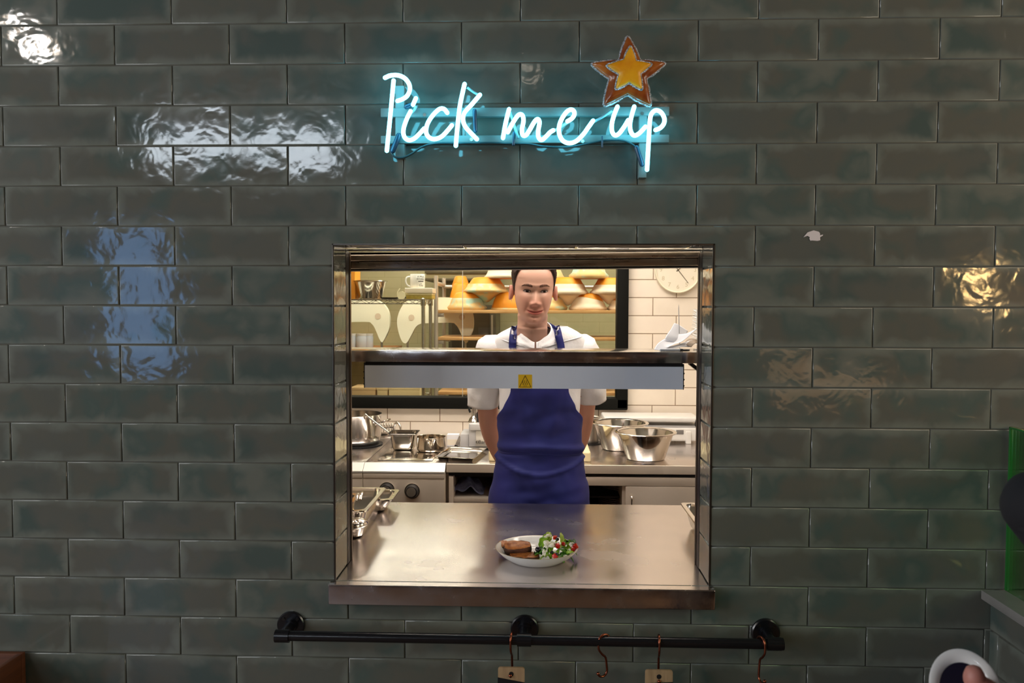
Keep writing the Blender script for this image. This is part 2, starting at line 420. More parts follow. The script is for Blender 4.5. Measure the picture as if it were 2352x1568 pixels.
for (x0, x1, z0, z1) in ((WX_L, FRX0, 0, 2.8), (FRX1, WX_R, 0, 2.8), (FRX0, FRX1, 0, FRZ0), (FRX0, FRX1, FRZ1, 2.8)):
    mb.bx(x0, x1, KY+.0012, KY+.1, z0, z1)
bm.faces.ensure_lookup_table()
for f in bm.faces[n0:]: f.material_index = 1
mb.build('wall_back', [WTILE, WGROUT], None, smooth=False, kind='structure', recalc=False)
KWALL = mat('kitchen_wall_paint', lin(236, 222, 200), .6)
mb = MB(); mb.bx(WX_L-.1, WX_L, JAMB, KY+.1, 0, 2.8); struct('wall_left', mb, KWALL, smooth=False)
mb = MB(); mb.bx(WX_R, WX_R+.1, JAMB, KY+.1, 0, 2.8); struct('wall_right', mb, KWALL, smooth=False)
mb = MB(); mb.bx(WX_L-.1, WX_R+.1, JAMB, KY+.1, 2.75, 2.85); struct('ceiling', mb, mat('kitchen_ceiling', (.8, .77, .72, 1), .7), smooth=False)
FLOORM = mat('floor_tiles', lin(120, 96, 78), .35, noise=(5, lin(96, 76, 62), .4, .7))
mb = MB(); mb.bx(-5, 4, -6.2, 6.2, -.1, 0); struct('floor', mb, FLOORM, smooth=False)
# internal window in the back wall: black frame, two panes
FRAME = mat('black_window_frame', (.006, .006, .005, 1), .6, spec=.12)
mb = MB(); fw = .062
gx = at(1062, 760, KY).x
def bar(x0, x1, z0, z1):
    mb.bx(x0, x1, KY-.045, KY+.06, z0, z1, .008)
    return
bar(FRX1-fw*.98, FRX1+.004, FRZ0, FRZ1); bar(FRX0, FRX0+fw, FRZ0, FRZ1); bar(FRX0, FRX1+.004, FRZ0-.004, FRZ0+fw); bar(FRX0, FRX1, FRZ1-fw, FRZ1)
win = struct('window_1', mb, FRAME)
GLASS = glass_mat('clear_glass', (.965, .98, .95, 1), .55)
for (x0, x1) in ((FRX0+fw, gx-.0015), (gx+.0015, FRX1-fw)):
    mb = MB(); mb.bx(x0, x1, KY+.010, KY+.016, FRZ0+fw, FRZ1-fw); o = mb.build('pane', GLASS, win, smooth=False)
    o.matrix_parent_inverse = Matrix.Identity(4)
mb = MB(); mb.bx(gx-.0016, gx+.0016, KY+.008, KY+.018, FRZ0+fw, FRZ1-fw); o = mb.build('pane_joint', mat('grey_sealant', (.45, .42, .36, 1), .5), win, smooth=False); o.matrix_parent_inverse = Matrix.Identity(4)
# back room
BTILE = tile_mat('sage_tile', lin(206, 196, 152), [lin(200, 192, 148), lin(206, 196, 154), lin(196, 190, 146)], .35, (.3, .0002), 10)
mb = MB(); bm = mb.bm; rects = []
for r in range(0, 28):
    for c in range(-16, 16):
        A0 = c*.30+(.15 if r % 2 else 0); rects.append((A0, A0+.3, r*.1, r*.1+.1, A0, A0+.3, r*.1, r*.1+.1))
tiles_into(bm, rects, lambda a, b, c: (a, BY-c, b), bev=.001, tilt=.001)
n0 = len(bm.faces); mb.bx(-4.9, 4.9, BY+.001, BY+.1, 0, 2.8); bm.faces.ensure_lookup_table()
for f in bm.faces[n0:]: f.material_index = 1
mb.build('wall_1', [BTILE, mat('sage_grout', lin(176, 164, 122), .8)], None, smooth=False, kind='structure', recalc=False)
BRW = mat('bakery_paint', lin(224, 214, 172), .6)
mb = MB(); mb.bx(-3.1, -3.0, KY+.1, BY, 0, 2.8); struct('wall_2', mb, BRW, smooth=False)
mb = MB(); mb.bx(2.6, 2.7, KY+.1, BY, 0, 2.8); struct('wall_3', mb, BRW, smooth=False)
mb = MB(); mb.bx(-3.1, 2.7, KY+.1, BY+.1, 2.7, 2.8); struct('ceiling_1', mb, mat('bakery_ceiling', (.42, .41, .36, 1), .7), smooth=False)
# dining room behind the photographer
DW = mat('dining_wall', lin(92, 66, 50), .5, noise=(3, lin(70, 50, 40), .4, .7))
mb = MB(); mb.bx(-4.5, -4.4, -6, 0, 0, 3.6); struct('wall_4', mb, DW, smooth=False)
mb = MB(); mb.bx(3.0, 3.1, -6, 0.2, 0, 3.6); struct('wall_5', mb, DW, smooth=False)
mb = MB(); mb.bx(-4.5, 3.1, -6.1, -6, 0, 3.6); struct('wall_6', mb, DW, smooth=False)
mb = MB(); mb.bx(-4.5, 3.1, -6.1, JAMB, 3.5, 3.6); struct('ceiling_2', mb, mat('dining_ceiling', lin(60, 54, 48), .7), smooth=False)
def daylight(name, x0, x1, z0, z1, col, e, n=1):
    mb = MB(); t = .05
    for k in range(n+1): xx = x0+(x1-x0)*k/n; mb.bx(xx-t/2, xx+t/2, -6.0, -5.92, z0-t, z1+t)
    mb.bx(x0, x1, -6.0, -5.92, z0-t, z0); mb.bx(x0, x1, -6.0, -5.92, z1, z1+t)
    w = struct(name, mb, FRAME, smooth=False)
    mb = MB(); mb.bx(x0, x1, -5.99, -5.97, z0, z1)
    o = mb.build('pane', mat(name+'_daylight', (0, 0, 0, 1), .3, emit=col, es=e), w, smooth=False); o.matrix_parent_inverse = Matrix.Identity(4)
daylight('window_2', -3.9, -1.95, 3.06, 3.45, (.80, .9, 1, 1), SKYWIN_E, 2)
daylight('window_3', -4.3, -3.65, 1.05, 2.35, (.22, .5, 1, 1), SKYWIN_E*.28, 1)
I4 = Matrix.Identity(4)
# ---------------------------------------------------------------- serving counter
CT = .905; CB = .866                      # counter top height, its back edge
cx0, cx1 = -.4985, .5085
t = thing('serving_counter', 'stainless steel serving counter running through the hatch with a deep folded front lip', 'counter', (0, .4, 0))
mb = MB(); mb.prism([(cx0, -.028), (cx1, -.028), (cx1, -.0006), (HX1-.0012, -.0006), (HX1-.0012, JAMB+.0035), (1.55, JAMB+.0035), (1.55, CB), (-1.6, CB), (-1.6, JAMB+.0035), (HX0+.0012, JAMB+.0035), (HX0+.0012, -.0006), (cx0, -.0006)], -.04, lambda a_, b_, c_: (a_, b_, CT+c_))
mb.bevel_all(.0012, 2, 1.); mb.build('worktop', STEEL_TOP, t, ang=30)
mb = MB(); mb.bx(cx0, cx1, -.030, -.0055, CT-.0525, CT-.001, .0035, 3); mb.build('front_lip', STEEL_FRONT, t)
for x in (-1.5, -.5, .5, 1.45):
    mb = MB(); mb.bx(x-.02, x+.02, .75, .79, 0, CT-.04, .003); mb.build('leg', STEEL_SOFT, t)
mb = MB(); mb.bx(-1.55, 1.5, .2, .82, .3, .33, .003); mb.build('undershelf', STEEL_SOFT, t)

# ---------------------------------------------------------------- hatch frame and shutter
fy = JAMB+.004
BRONZE = mat('brown_frame_metal', (.20, .15, .11, 1), .4, 1.)
SHUT = mat('bronze_shutter_metal', (.46, .38, .29, 1), .3, 1., rnoise=(9, .22, .4), stretch=(1, 8, 8))
t = thing('hatch_frame', 'dark steel frame lining the serving hatch behind the tiled reveal', 'frame', (0, fy, CT))
for x0, x1 in ((HX0-.02, HX0+.0005), (HX1-.0005, HX1+.02)):
    mb = MB(); mb.bx(x0, x1, fy-.001, fy+.038, CT+.001, HZ1, .0012); mb.build('side_channel', STEEL_DARK, t)
for x0, x1 in ((HX0-.02, HX0+.003), (HX1-.003, HX1+.02)):
    mb = MB(); mb.bx(x0, x1, fy+.039, fy+.052, CT+.001, HZ1-.01, .001); mb.build('inner_angle', BRONZE, t)
sy = fy+.056
zl_, zr_ = at(804, 622, sy).z, at(1605, 614, sy).z
t = thing('roller_shutter', 'rolled-up bronze toned metal shutter box across the top of the hatch', 'shutter', (0, sy+.05, zl_))
xs0, xs1 = HX0-.02, HX1+.02
def slab(za0, za1, zb0, zb1, y0, y1, name, bev=.004, m=SHUT):
    "a long bar whose ends sit at slightly different heights"
    mb = MB(); vs = mb.box((0, 0, 0), (1, 1, 1))
    for v in vs:
        f = v.co.x+.5; lo = za0+(zb0-za0)*f; hi = za1+(zb1-za1)*f
        v.co = Vector((xs0+(xs1-xs0)*f, y0+(y1-y0)*(v.co.y+.5), lo+(hi-lo)*(v.co.z+.5)))
    mb.bevel_all(bev, 3); return mb.build(name, m, t)
H = at(804, 577, sy).z-zl_
slab(zl_+.000, zl_+.005, zr_+.000, zr_+.005, sy+.002, sy+.05, 'bottom_bar', .001, STEEL_DARK)
slab(zl_+.005, zl_+.0265, zr_+.005, zr_+.0265, sy, sy+.09, 'lower_slat')
slab(zl_+.0275, zl_+.0455, zr_+.0275, zr_+.0445, sy-.004, sy+.09, 'upper_slat')
slab(zl_+.0465, HZ1-.006, zr_+.046, HZ1-.006, sy+.004, sy+.12, 'casing', .001, STEEL_DARK)
mb = MB(); mb.bx(HX0+.002, HX1-.002, fy-.001, fy+.02, HZ1-.0065, HZ1-.001, .002); mb.build('head_bead', STEEL_SOFT, t)

# ---------------------------------------------------------------- gantry shelf with heat lamp
gy = .235
gz1 = at(1200, 807, gy).z; gz0 = at(1200, 832.5, gy).z
gx0, gx1 = HX0-.03, HX1+.03
t = thing('gantry_shelf', 'narrow stainless steel shelf spanning the hatch above the heat lamp', 'shelf', (0, gy+.1, gz0))
mb = MB(); mb.bx(-.62, .64, gy+.001, gy+.2, gz1-.004, gz1, .001); mb.build('shelf_top', STEEL_BRIGHT, t)
mb = MB(); mb.bx(-.62, .64, gy, gy+.006, gz0, gz1-.0002, .002); mb.bx(-.62, .64, gy+.19, gy+.198, gz0, gz1-.001, .002); mb.build('front_edge', STEEL_FRONT, t)
for x in (-.60, .62):
    mb = MB(); mb.bx(x-.015, x+.015, gy+.08, gy+.11, CT, gz1-.004, .002); mb.build('post', STEEL_SOFT, t)
a, b = at(1588, 836, gy+.1), at(1607, 853, gy+.1)
mb = MB(); mb.box(((a+b)/2+Vector((.012, 0, -.009)))[:], (.075, .03, .010), .001, rot=Euler((0, math.radians(38), 0))); mb.build('brace', BLACK_METAL, t)
ly = gy+.012
lx0, lx1 = at(838, 866, ly).x, at(1569, 866, ly).x
lz1, lz0 = at(1200, 840.5, ly).z, at(1200, 892, ly).z
HL = t = thing('heat_lamp', 'long grey-blue heat lamp bar hung under the gantry shelf with a yellow hot-surface sticker', 'lamp', (0, ly+.04, lz0))
mb = MB()
prof = [(ly, lz1), (ly+.09, lz1), (ly+.10, lz1-.02), (ly+.075, lz0+.004), (ly+.07, lz0+.012), (ly+.012, lz0+.012), (ly+.008, lz0), (ly, lz0)]
A = [[Vector((x, y, z)) for y, z in prof] for x in (lx0, lx1)]
R = mb.surf(A, cu=True); mb.cap(R[0]); mb.cap(R[1], True)
mb.build('housing', ALU, t, ang=20)
mb = MB(); mb.tube([(lx0+.02, ly+.045, lz0+.012), (lx1-.02, ly+.045, lz0+.012)], .006, 12); mb.build('heating_tube', mat('heater_quartz', (.3, .12, .06, 1), .3), t)
mb = MB(); mb.bx(lx0+.001, lx1-.001, ly+.008, ly+.08, lz1+.0002, gz0+.001, .0)
mb.build('mounting_strip', BLACK, t)
for x, s in ((lx0, -1), (lx1, 1)):
    mb = MB()
    out = [(ly-.0005, lz1+.008), (ly+.09, lz1+.008), (ly+.10, lz1-.02), (ly+.078, lz0), (ly-.0005, lz0-.0005)]
    mb.prism([(y, z) for y, z in out], .0026, lambda y, z, c: (x+s*c, y, z))
    for dz in (.010, .028, .046): mb.ball((x+s*.003, ly+.004, lz0+dz), .0026, u=10, v=6)
    mb.build('end_cap', BLACK, t)
sp = at(1206, 875.5, ly); sx0, sx1 = at(1190.5, 875, ly).x, at(1222, 875, ly).x; sz0, sz1 = at(1206, 891.5, ly).z, at(1206, 860, ly).z
mb = MB(); mb.bx(sx0, sx1, ly-.0006, ly+.0002, sz0+.0002, sz1, 0); st = mb.build('warning_sticker', mat('warning_yellow', lin(232, 186, 20), .45), t, smooth=False)
st['label'] = 'yellow sticker with a black hot-surface triangle'
mb = MB(); yy = ly-.0011; INK = mat('black_ink', (.02, .015, .01, 1), .6)
w = (sx1-sx0); P = lambda u, v: Vector((sx0+u*w, yy, sz0+v*(sz1-sz0)))
for p, q in (((.08, .1), (.92, .1)), ((.92, .1), (.5, .93)), ((.5, .93), (.08, .1))): mb.tube([P(*p), P(*q)], .0006, 6)
for u0 in (.36, .5, .64):
    mb.tube(smooth_path([P(u0-.02+.035*math.sin(k*1.6), .24+k*.085) for k in range(5)], 4), .00055, 6)
mb.tube([P(.36, .17), P(.64, .17)], .0005, 6)
o = mb.build('hot_surface_symbol', INK, st); o.matrix_parent_inverse = I4

# ---------------------------------------------------------------- order spike, receipts on the gantry shelf
k0 = at(1561, 800, gy+.09); k0.z = gz1
t = thing('bill_spike', 'thin upright metal bill spike on the gantry shelf, paper slips pushed down on it', 'bill spike', k0)
mb = MB(); mb.cyl(k0, k0+Vector((0, 0, .004)), .03, 20); mb.build('base', BLACK, t)
tip = at(1559, 699, gy+.09)
mb = MB(); mb.tube([k0+Vector((0, 0, .003)), tip-Vector((0, 0, .01)), tip], [.0012, .0012, .0003], 8); mb.build('spike', STEEL_SOFT, t)
def slip(pts, name, label, thick=.0006, m=PAPER, lines=True):
    "paper: rows of (px,py,Y) photo points turned into a smooth bent sheet"
    R = [[at(x, y, Y) for (x, y, Y) in row] for row in pts]
    R = [smooth_path(r, 6) for r in R]
    C = list(zip(*R)); C = [smooth_path(c, 6) for c in C]
    mb = MB(); mb.surf(C); o = mb.build(name, m, ang=180)
    md = o.modifiers.new('thickness', 'SOLIDIFY'); md.thickness = thick; md.offset = 0
    return tag(o, label, 'paper', 'order slips on the bill spike')
Yk = gy+.09
RX = mat('receipt_paper', (.74, .74, .77, 1), .75)
slip([[(1548, 742, Yk+.02), (1541, 756, Yk), (1532, 768, Yk-.02), (1527, 778, Yk-.03)], [(1558, 745, Yk+.02), (1556, 762, Yk), (1552, 775, Yk-.02), (1548, 786, Yk-.03)], [(1580, 760, Yk+.03), (1575, 770, Yk+.01), (1568, 778, Yk-.01), (1562, 788, Yk-.02)]], 'receipt', 'topmost white order slip, bent upright round the bill spike', m=RX)
slip([[(1502, 803, Yk-.05), (1512, 788, Yk-.04), (1530, 776, Yk-.02), (1545, 768, Yk)], [(1517, 805, Yk-.06), (1530, 795, Yk-.05), (1552, 786, Yk-.03), (1575, 766, Yk-.01)], [(1519, 806.5, Yk-.06), (1545, 792, Yk-.05), (1570, 782, Yk-.03), (1601, 754, Yk-.01)]], 'receipt', 'long white order slip sloping from the shelf edge up across the bill spike', m=RX)
slip([[(1517, 807, Yk-.07), (1535, 797, Yk-.05), (1560, 790, Yk-.03), (1590, 780, Yk)], [(1530, 806, Yk-.07), (1545, 801, Yk-.055), (1565, 797, Yk-.04), (1587, 797, Yk-.02)]], 'receipt', 'grey-white order slip lying lowest under the sloping slip', m=PAPER)
slip([[(1570, 789, Yk-.02), (1580, 779, Yk), (1592, 777, Yk+.01), (1603, 781, Yk+.02)], [(1588, 797, Yk-.03), (1594, 790, Yk-.02), (1599, 788, Yk-.01), (1604, 790, Yk)]], 'receipt', 'curled brownish slip tucked against the frame beside the bill spike', m=mat('brown_paper', lin(150, 132, 112), .7))
mb = MB(); a = at(1518, 806.5, gy+.02); b = at(1561, 806, gy+.035); a.z = b.z = gz1+.0045
mb.rod([a, b], .0042, 12); pen = thing('ballpoint_pen', 'grey and black pen lying on the gantry shelf in front of the slips', 'pen', a)
mb.build('barrel', mat('grey_pen', (.35, .38, .42, 1), .35), pen)
mb = MB(); c = b+(b-a).normalized()*.010; mb.tube([b, c], [.0046, .0036], 12); mb.build('cap', BLACK, pen)
# silvery tinsel sprig
tb = at(1603, 800, gy+.13); tb.z = gz1; tt = at(1601, 711, gy+.13)
t = thing('tinsel_sprig', 'silvery spiky tinsel sprig standing at the end of the gantry shelf', 'decoration', tb)
mb = MB(); mb.tube([tb, tt], .0015, 6); mb.cyl(tb, tb+Vector((0, 0, .004)), .014, 14); mb.build('stem', STEEL_SOFT, t)
mb = MB()
for i in range(110):
    f = i/110; c = tb.lerp(tt, .12+.88*f); a = i*2.4; L_ = .021*(1-.55*f)+.004
    d = Vector((math.cos(a), math.sin(a), .35)).normalized(); mb.tube([c, c+d*L_], [.0006, .0003], 4)
mb.build('tinsel', mat('silver_tinsel', (.45, .52, .58, 1), .3, .9), t)['kind'] = 'stuff'

# ---------------------------------------------------------------- plate of food
pc = Vector((.0474, .206, CT)); PR = .1196
t = thing('dinner_plate', 'white coupe plate carrying fried pieces and green salad on the serving counter', 'plate', pc)
prof = [(.0001, .001), (PR*.58, .001), (PR*.62, .0), (PR*.66, .003), (PR*.86, .018), (PR*.985, .034), (PR, .0365), (PR*.985, .0372), (PR*.955, .0355), (PR*.84, .021), (PR*.66, .009), (.0001, .007)]
mb = MB(); mb.lathe(prof, pc, 64, sy=.98); mb.build('plate_body', CERAMIC, t, ang=60)
mb = MB(); mb.lathe([(PR*.993, .0362), (PR*1.0015, .0368), (PR*.993, .0376), (PR*.985, .037)], pc, 64, sy=.98, ring=True); o = mb.build('rim_line', mat('tan_rim', lin(176, 150, 116), .3), t, ang=60)
def fx(px, py, h): return atz(px, py, CT+h)
# fried slices
CRUST = mat('fried_crust', lin(196, 122, 62), .5, noise=(70, lin(150, 78, 34), .42, .68), bump=(120, .6, .002), spec=.4)
SIDE = mat('browned_side', lin(88, 50, 34), .6, noise=(60, lin(50, 26, 20), .4, .6), bump=(90, .7, .003))
def slice_(name, c, sx, sy, sz, rot, label, seed):
    rg = random.Random(seed); n = 28; out = []
    for k in range(n):
        a = 2*PI*k/n; e = 3.2
        r = (abs(math.cos(a))**e+abs(math.sin(a))**e)**(-1/e)*(1+.05*rg.uniform(-1, 1))
        out.append((r*math.cos(a)*sx, r*math.sin(a)*sy*(1-.16*math.cos(a))))
    M = Matrix.Translation(c) @ rot.to_matrix().to_4x4()
    t = thing(name, label, 'food', c, 'fried pieces on the plate')
    L = lambda s, z: [Vector((x*s, y*s, z+.0016*rg.uniform(-1, 1))) for x, y in out]
    mb = MB(); R = mb.surf([L(.93, -sz/2), L(1.0, -sz*.3), L(1.02, 0), L(.99, sz*.32), L(.95, sz*.44)], cu=True); mb.cap(R[0], True); mb.xf(M); mb.build('browned_side', SIDE, t, ang=70)
    mb = MB(); R = mb.surf([L(.955, sz*.44), L(.86, sz*.53), L(.5, sz*.57)], cu=True); mb.cap(R[-1]); mb.xf(M); mb.build('crust', CRUST, t, ang=70)
    return t
slice_('fried_slice', fx(1205, 1277, .014)+Vector((0, 0, .0005)), .043, .021, .013, Euler((math.radians(12), math.radians(2), math.radians(-5))), 'fried golden brown slice lying flat at the front of the plate', 4)
slice_('fried_slice', fx(1189, 1258, .032), .040, .021, .024, Euler((math.radians(20), math.radians(-3), math.radians(-4))), 'thick fried brown slice leaning on the flat one, dark browned side showing', 9)
slice_('fried_slice', fx(1158, 1254, .024), .014, .017, .020, Euler((math.radians(15), math.radians(-10), math.radians(24))), 'small dark fried end piece at the plate edge, far from the salad', 12)
# salad
LG = [mat('lettuce_bright', lin(150, 190, 40), .4, noise=(60, lin(96, 150, 24), .4, .65), spec=.4), mat('lettuce_mid', lin(88, 146, 30), .38, noise=(50, lin(52, 108, 20), .4, .65)), mat('spinach_dark', lin(46, 96, 26), .35, noise=(50, lin(30, 70, 18), .4, .65)), mat('lettuce_pale', lin(196, 208, 96), .45, noise=(50, lin(150, 184, 50), .4, .65))]
def leaf(c, L, W, az, pitch, curl, ruf, m, label, seed, roll=0):
    rg = random.Random(seed); n, k = 14, 9; ph = rg.random()*6
    M = Matrix.Translation(c) @ Euler((0, 0, az)).to_matrix().to_4x4() @ Euler((0, -pitch, 0)).to_matrix().to_4x4() @ Euler((roll, 0, 0)).to_matrix().to_4x4()
    P = []
    for i in range(n+1):
        u = i/n; w = W*(math.sin(PI*min(1, .06+u*.92))**.62); row = []
        for j in range(-k, k+1):
            v = j/k; x = (u-.35)*L; y = v*w
            z = -curl*L*(u-.35)**2*2+.25*W*v*v+ruf*W*abs(v)**1.6*math.sin(u*17+ph+3*v)
            row.append(M @ Vector((x, y, z)))
        P.append(row)
    mb = MB(); mb.surf(P); o = mb.build('salad_leaf', m, ang=180)
    md = o.modifiers.new('thickness', 'SOLIDIFY'); md.thickness = .0009; md.offset = 0
    return tag(o, label, 'leaf', 'salad leaves on the plate')
D = math.radians
leaves = [
 ((1246, 1247, .045), .062, .013, D(62), D(52), .3, .22, 0, 'upright yellow-green leaf at the salad edge nearest the fried slices'),
 ((1258, 1238, .052), .045, .014, D(75), D(62), .4, .3, 3, 'pale frilly leaf standing at the back top of the salad'),
 ((1272, 1252, .040), .050, .020, D(-20), D(18), .8, .3, 3, 'pale leaf under the white crumble in the middle'),
 ((1291, 1240, .056), .042, .007, D(100), D(70), .5, .4, 3, 'thin pale shred standing up behind the tomato'),
 ((1300, 1246, .046), .046, .014, D(40), D(30), .6, .35, 0, 'bright frilly leaf right of the red dice'),
 ((1308, 1243, .048), .044, .015, D(-52), D(38), .5, .08, 2, 'dark smooth leaf folded at the far upper edge of the salad'),
 ((1304, 1258, .036), .046, .016, D(10), D(10), .9, .3, 0, 'bright leaf beneath the outer tomato'),
 ((1288, 1262, .036), .050, .016, D(-15), D(8), .8, .12, 1, 'mid green smooth leaf at the front middle'),
 ((1296, 1272, .028), .050, .016, D(12), D(4), .8, .12, 1, 'mid green leaf lying along the front rim'),
 ((1282, 1276, .028), .038, .014, D(-40), D(6), .7, .25, 1, 'small green leaf curling at the lower front beside the tomato'),
 ((1258, 1275, .026), .046, .016, D(160), D(8), .9, .4, 0, 'bright curly leaf touching the front fried slice'),
 ((1252, 1262, .034), .046, .016, D(200), D(22), .8, .35, 1, 'green curly leaf beside the black olive'),
 ((1238, 1268, .028), .034, .012, D(140), D(10), .6, .3, 2, 'dark little leaf between olive and flat slice'),
 ((1272, 1268, .030), .050, .017, D(80), D(14), .8, .35, 0, 'bright frilly leaf below the white crumble'),
 ((1308, 1268, .034), .032, .011, D(35), D(16), .5, .2, 0, 'narrow bright leaf at the outer rim below the red piece'),
 ((1262, 1254, .042), .052, .015, D(115), D(44), .4, .3, 0, 'tall bright leaf behind the black olive'),
]
for i, (p, L_, W_, az, pi_, cu_, ru_, mi, lb) in enumerate(leaves):
    c = fx(p[0], p[1], p[2]); leaf(c, L_*.80, W_*.9, az, pi_, cu_, ru_, LG[mi], lb, i+3)
RED = mat('tomato_red', lin(196, 26, 12), .2, noise=(60, lin(216, 60, 20), .5, .7), spec=.6)
for i, (px, py, h, s, lb) in enumerate([(1275, 1234, .058, .0072, 'red tomato dice on top of the salad'), (1281, 1253, .050, .0075, 'red tomato dice half hidden beside the white crumble'), (1294, 1249, .050, .006, 'orange-red tomato dice among the pale shreds'), (1322, 1254, .040, .0095, 'large red tomato piece at the outer rim of the plate'), (1316, 1261, .034, .008, 'red tomato piece tucked under the large one'), (1275, 1277, .030, .0085, 'red tomato piece at the front of the salad')]):
    c = fx(px, py, h); mb = MB(); mb.box(c, (s*1.7, s*1.6, s*1.5), s*.42, 4, Euler((i*.7, i*1.1, i*.5)))
    tag(mb.build('tomato_dice', RED, ang=60), lb, 'tomato', 'tomato pieces in the salad')
OL = mat('black_olive', (.008, .006, .012, 1), .12, spec=.7)
for px, py, h, s, lb in [(1236, 1261, .036, .0088, 'large glossy black olive between fried slice and leaves'), (1280, 1238, .055, .0058, 'black olive beside the topmost tomato dice'), (1277, 1273, .034, .0068, 'black olive above the front tomato piece'), (1268, 1268, .032, .005, 'small black olive low in the middle of the salad')]:
    mb = MB(); mb.ball(fx(px, py, h), s, 1, 1.1, .92); tag(mb.build('black_olive', OL, ang=180), lb, 'olive', 'olives in the salad')
FETA = mat('white_cheese', lin(240, 236, 214), .6, bump=(150, .4, .001))
def crumb(px, py, h, s, lb, seed, n=6):
    rg = random.Random(seed); mb = MB(); c = fx(px, py, h)
    for k in range(n):
        d = Vector((rg.uniform(-1, 1), rg.uniform(-.7, .7), rg.uniform(-.6, .6)))*s
        mb.ball(c+d, s*rg.uniform(.45, .75), 1, 1, .7, 10, 7)
    tag(mb.build('cheese_crumble', FETA, ang=180), lb, 'cheese', 'white cheese on the salad')
crumb(1262, 1250, .053, .012, 'big white crumble in the middle of the salad', 1, 11); crumb(1259, 1231, .060, .0085, 'white crumble at the top back of the salad', 2, 8)
crumb(1316, 1249, .045, .005, 'small white cube by the outer tomato', 3, 4); crumb(1253, 1265, .038, .0055, 'small white bit beside the black olive', 4, 5)
crumb(1250, 1274, .032, .004, 'tiny white bit near the front slice', 5, 4); crumb(1278, 1249, .053, .008, 'flat white flake next to the half hidden tomato', 6, 6)

# ---------------------------------------------------------------- gastronorm containers on the counter
def gn_pan(name, label, cx, cy, z0, L, W, Hh, rimw=.012, group=None, cat='food pan', m=STEEL_BRIGHT, rot=0, taper=.9):
    t = thing(name, label, cat, (cx, cy, z0), group)
    def ring(l, w, r, z, n=5):
        out = []
        for sx, sy, a0 in ((1, 1, 0), (-1, 1, PI/2), (-1, -1, PI), (1, -1, 3*PI/2)):
            for k in range(n+1):
                a = a0+PI/2*k/n; out.append(Vector((sx*(l/2-r)+r*math.cos(a), sy*(w/2-r)+r*math.sin(a), z)))
        return out
    M = Matrix.Translation((cx, cy, z0)) @ Matrix.Rotation(rot, 4, 'Z')
    l, w = L-2*rimw, W-2*rimw
    mb = MB(); tk = .0016
    rows = [ring(l*taper-.02, w*taper-.02, .02, .0), ring(l*taper, w*taper, .026, .008), ring(l, w, .03, Hh-.012), ring(l, w, .03, Hh)]
    inn = [ring(l-2*tk, w-2*tk, .028, Hh), ring(l-2*tk, w-2*tk, .028, Hh-.012), ring(l*taper-2*tk, w*taper-2*tk, .024, .010), ring(l*taper-.02, w*taper-.02, .02, .003)]
    R = mb.surf([[M @ p for p in r] for r in rows], cu=True); mb.cap(R[0], True)
    R2 = mb.surf([[M @ p for p in r] for r in inn], cu=True); mb.cap(R2[-1])
    mb.build('pan_body', m, t, ang=50)
    mb = MB()
    rr = [ring(l-2*tk, w-2*tk, .028, Hh), ring(L-.003, W-.003, .014, Hh), ring(L, W, .015, Hh-.0025), ring(L-.002, W-.002, .014, Hh-.006), ring(L-.006, W-.006, .014, Hh-.003), ring(l, w, .03, Hh-.002)]
    mb.surf([[M @ p for p in r] for r in rr], cu=True); mb.build('rim', m, t, ang=50)
    return t
def pan_lid(name, label, cx, cy, z, L, W, m=STEEL_BRIGHT, group=None, notch=True):
    t = thing(name, label, 'lid', (cx, cy, z), group)
    mb = MB(); mb.box((cx, cy, z+.002), (L, W, .004), .0015); mb.box((cx, cy, z+.005), (L-.03, W-.03, .006), .003); mb.build('lid_plate', m, t)
    mb = MB(); mb.tube(smooth_path([(cx-.03, cy, z+.007), (cx-.028, cy, z+.028), (cx+.028, cy, z+.028), (cx+.03, cy, z+.007)], 6), .004, 8); mb.build('lid_handle', m, t)
    return t
# long deep pan
gz = CT+.001
gn_pan('food_pan', 'nearer tall steel pan close to the hatch frame with spoon handles standing in it', -.580, .268, gz, .178, .15, .155, group='steel pans at the counter end', taper=.86)
gn_pan('food_pan', 'longer steel pan with a wide bright rim behind the tall one', -.5675, .512, gz, .182, .325, .098, group='steel pans at the counter end', taper=.84)
gn_pan('food_pan', 'shallow steel dish farthest from the hatch frame, behind the longer pan', -.558, .766, gz, .196, .165, .052, group='steel pans at the counter end', taper=.78)
def spoon(label, a, b, bowl_dir, r=.0042, w=.010):
    a, b = Vector(a), Vector(b); t = thing('serving_spoon', label, 'spoon', a, 'spoons in the steel pans')
    mb = MB(); d = (b-a).normalized(); s = d.cross(Vector((0, 0, 1))).normalized()
    path = [a.lerp(b, k/8)+Vector((0, 0, .004*math.sin(PI*k/8))) for k in range(9)]
    P = [[p+s*w/2*math.cos(2*PI*j/10)+Vector((0, 0, .002))*math.sin(2*PI*j/10) for j in range(10)] for p in path]
    R = mb.surf(P, cu=True); mb.cap(R[0], True); mb.cap(R[-1]); mb.build('handle', STEEL_BRIGHT, t)
    mb = MB(); e = b+Vector(bowl_dir)*.03; mb.ball(e, .032, 1, 1, .5, 18, 10)
    mb.build('bowl', STEEL_BRIGHT, t)
spoon('steel spoon with its handle end showing over the tall pan, nearer the frame', at(817, 1150, .27), at(822, 1133, .315), (-.3, -.6, -3.))
spoon('steel spoon with its handle end showing over the tall pan, farther from the frame', at(827, 1147, .29), at(832, 1129, .330), (-.3, -.8, -3.))
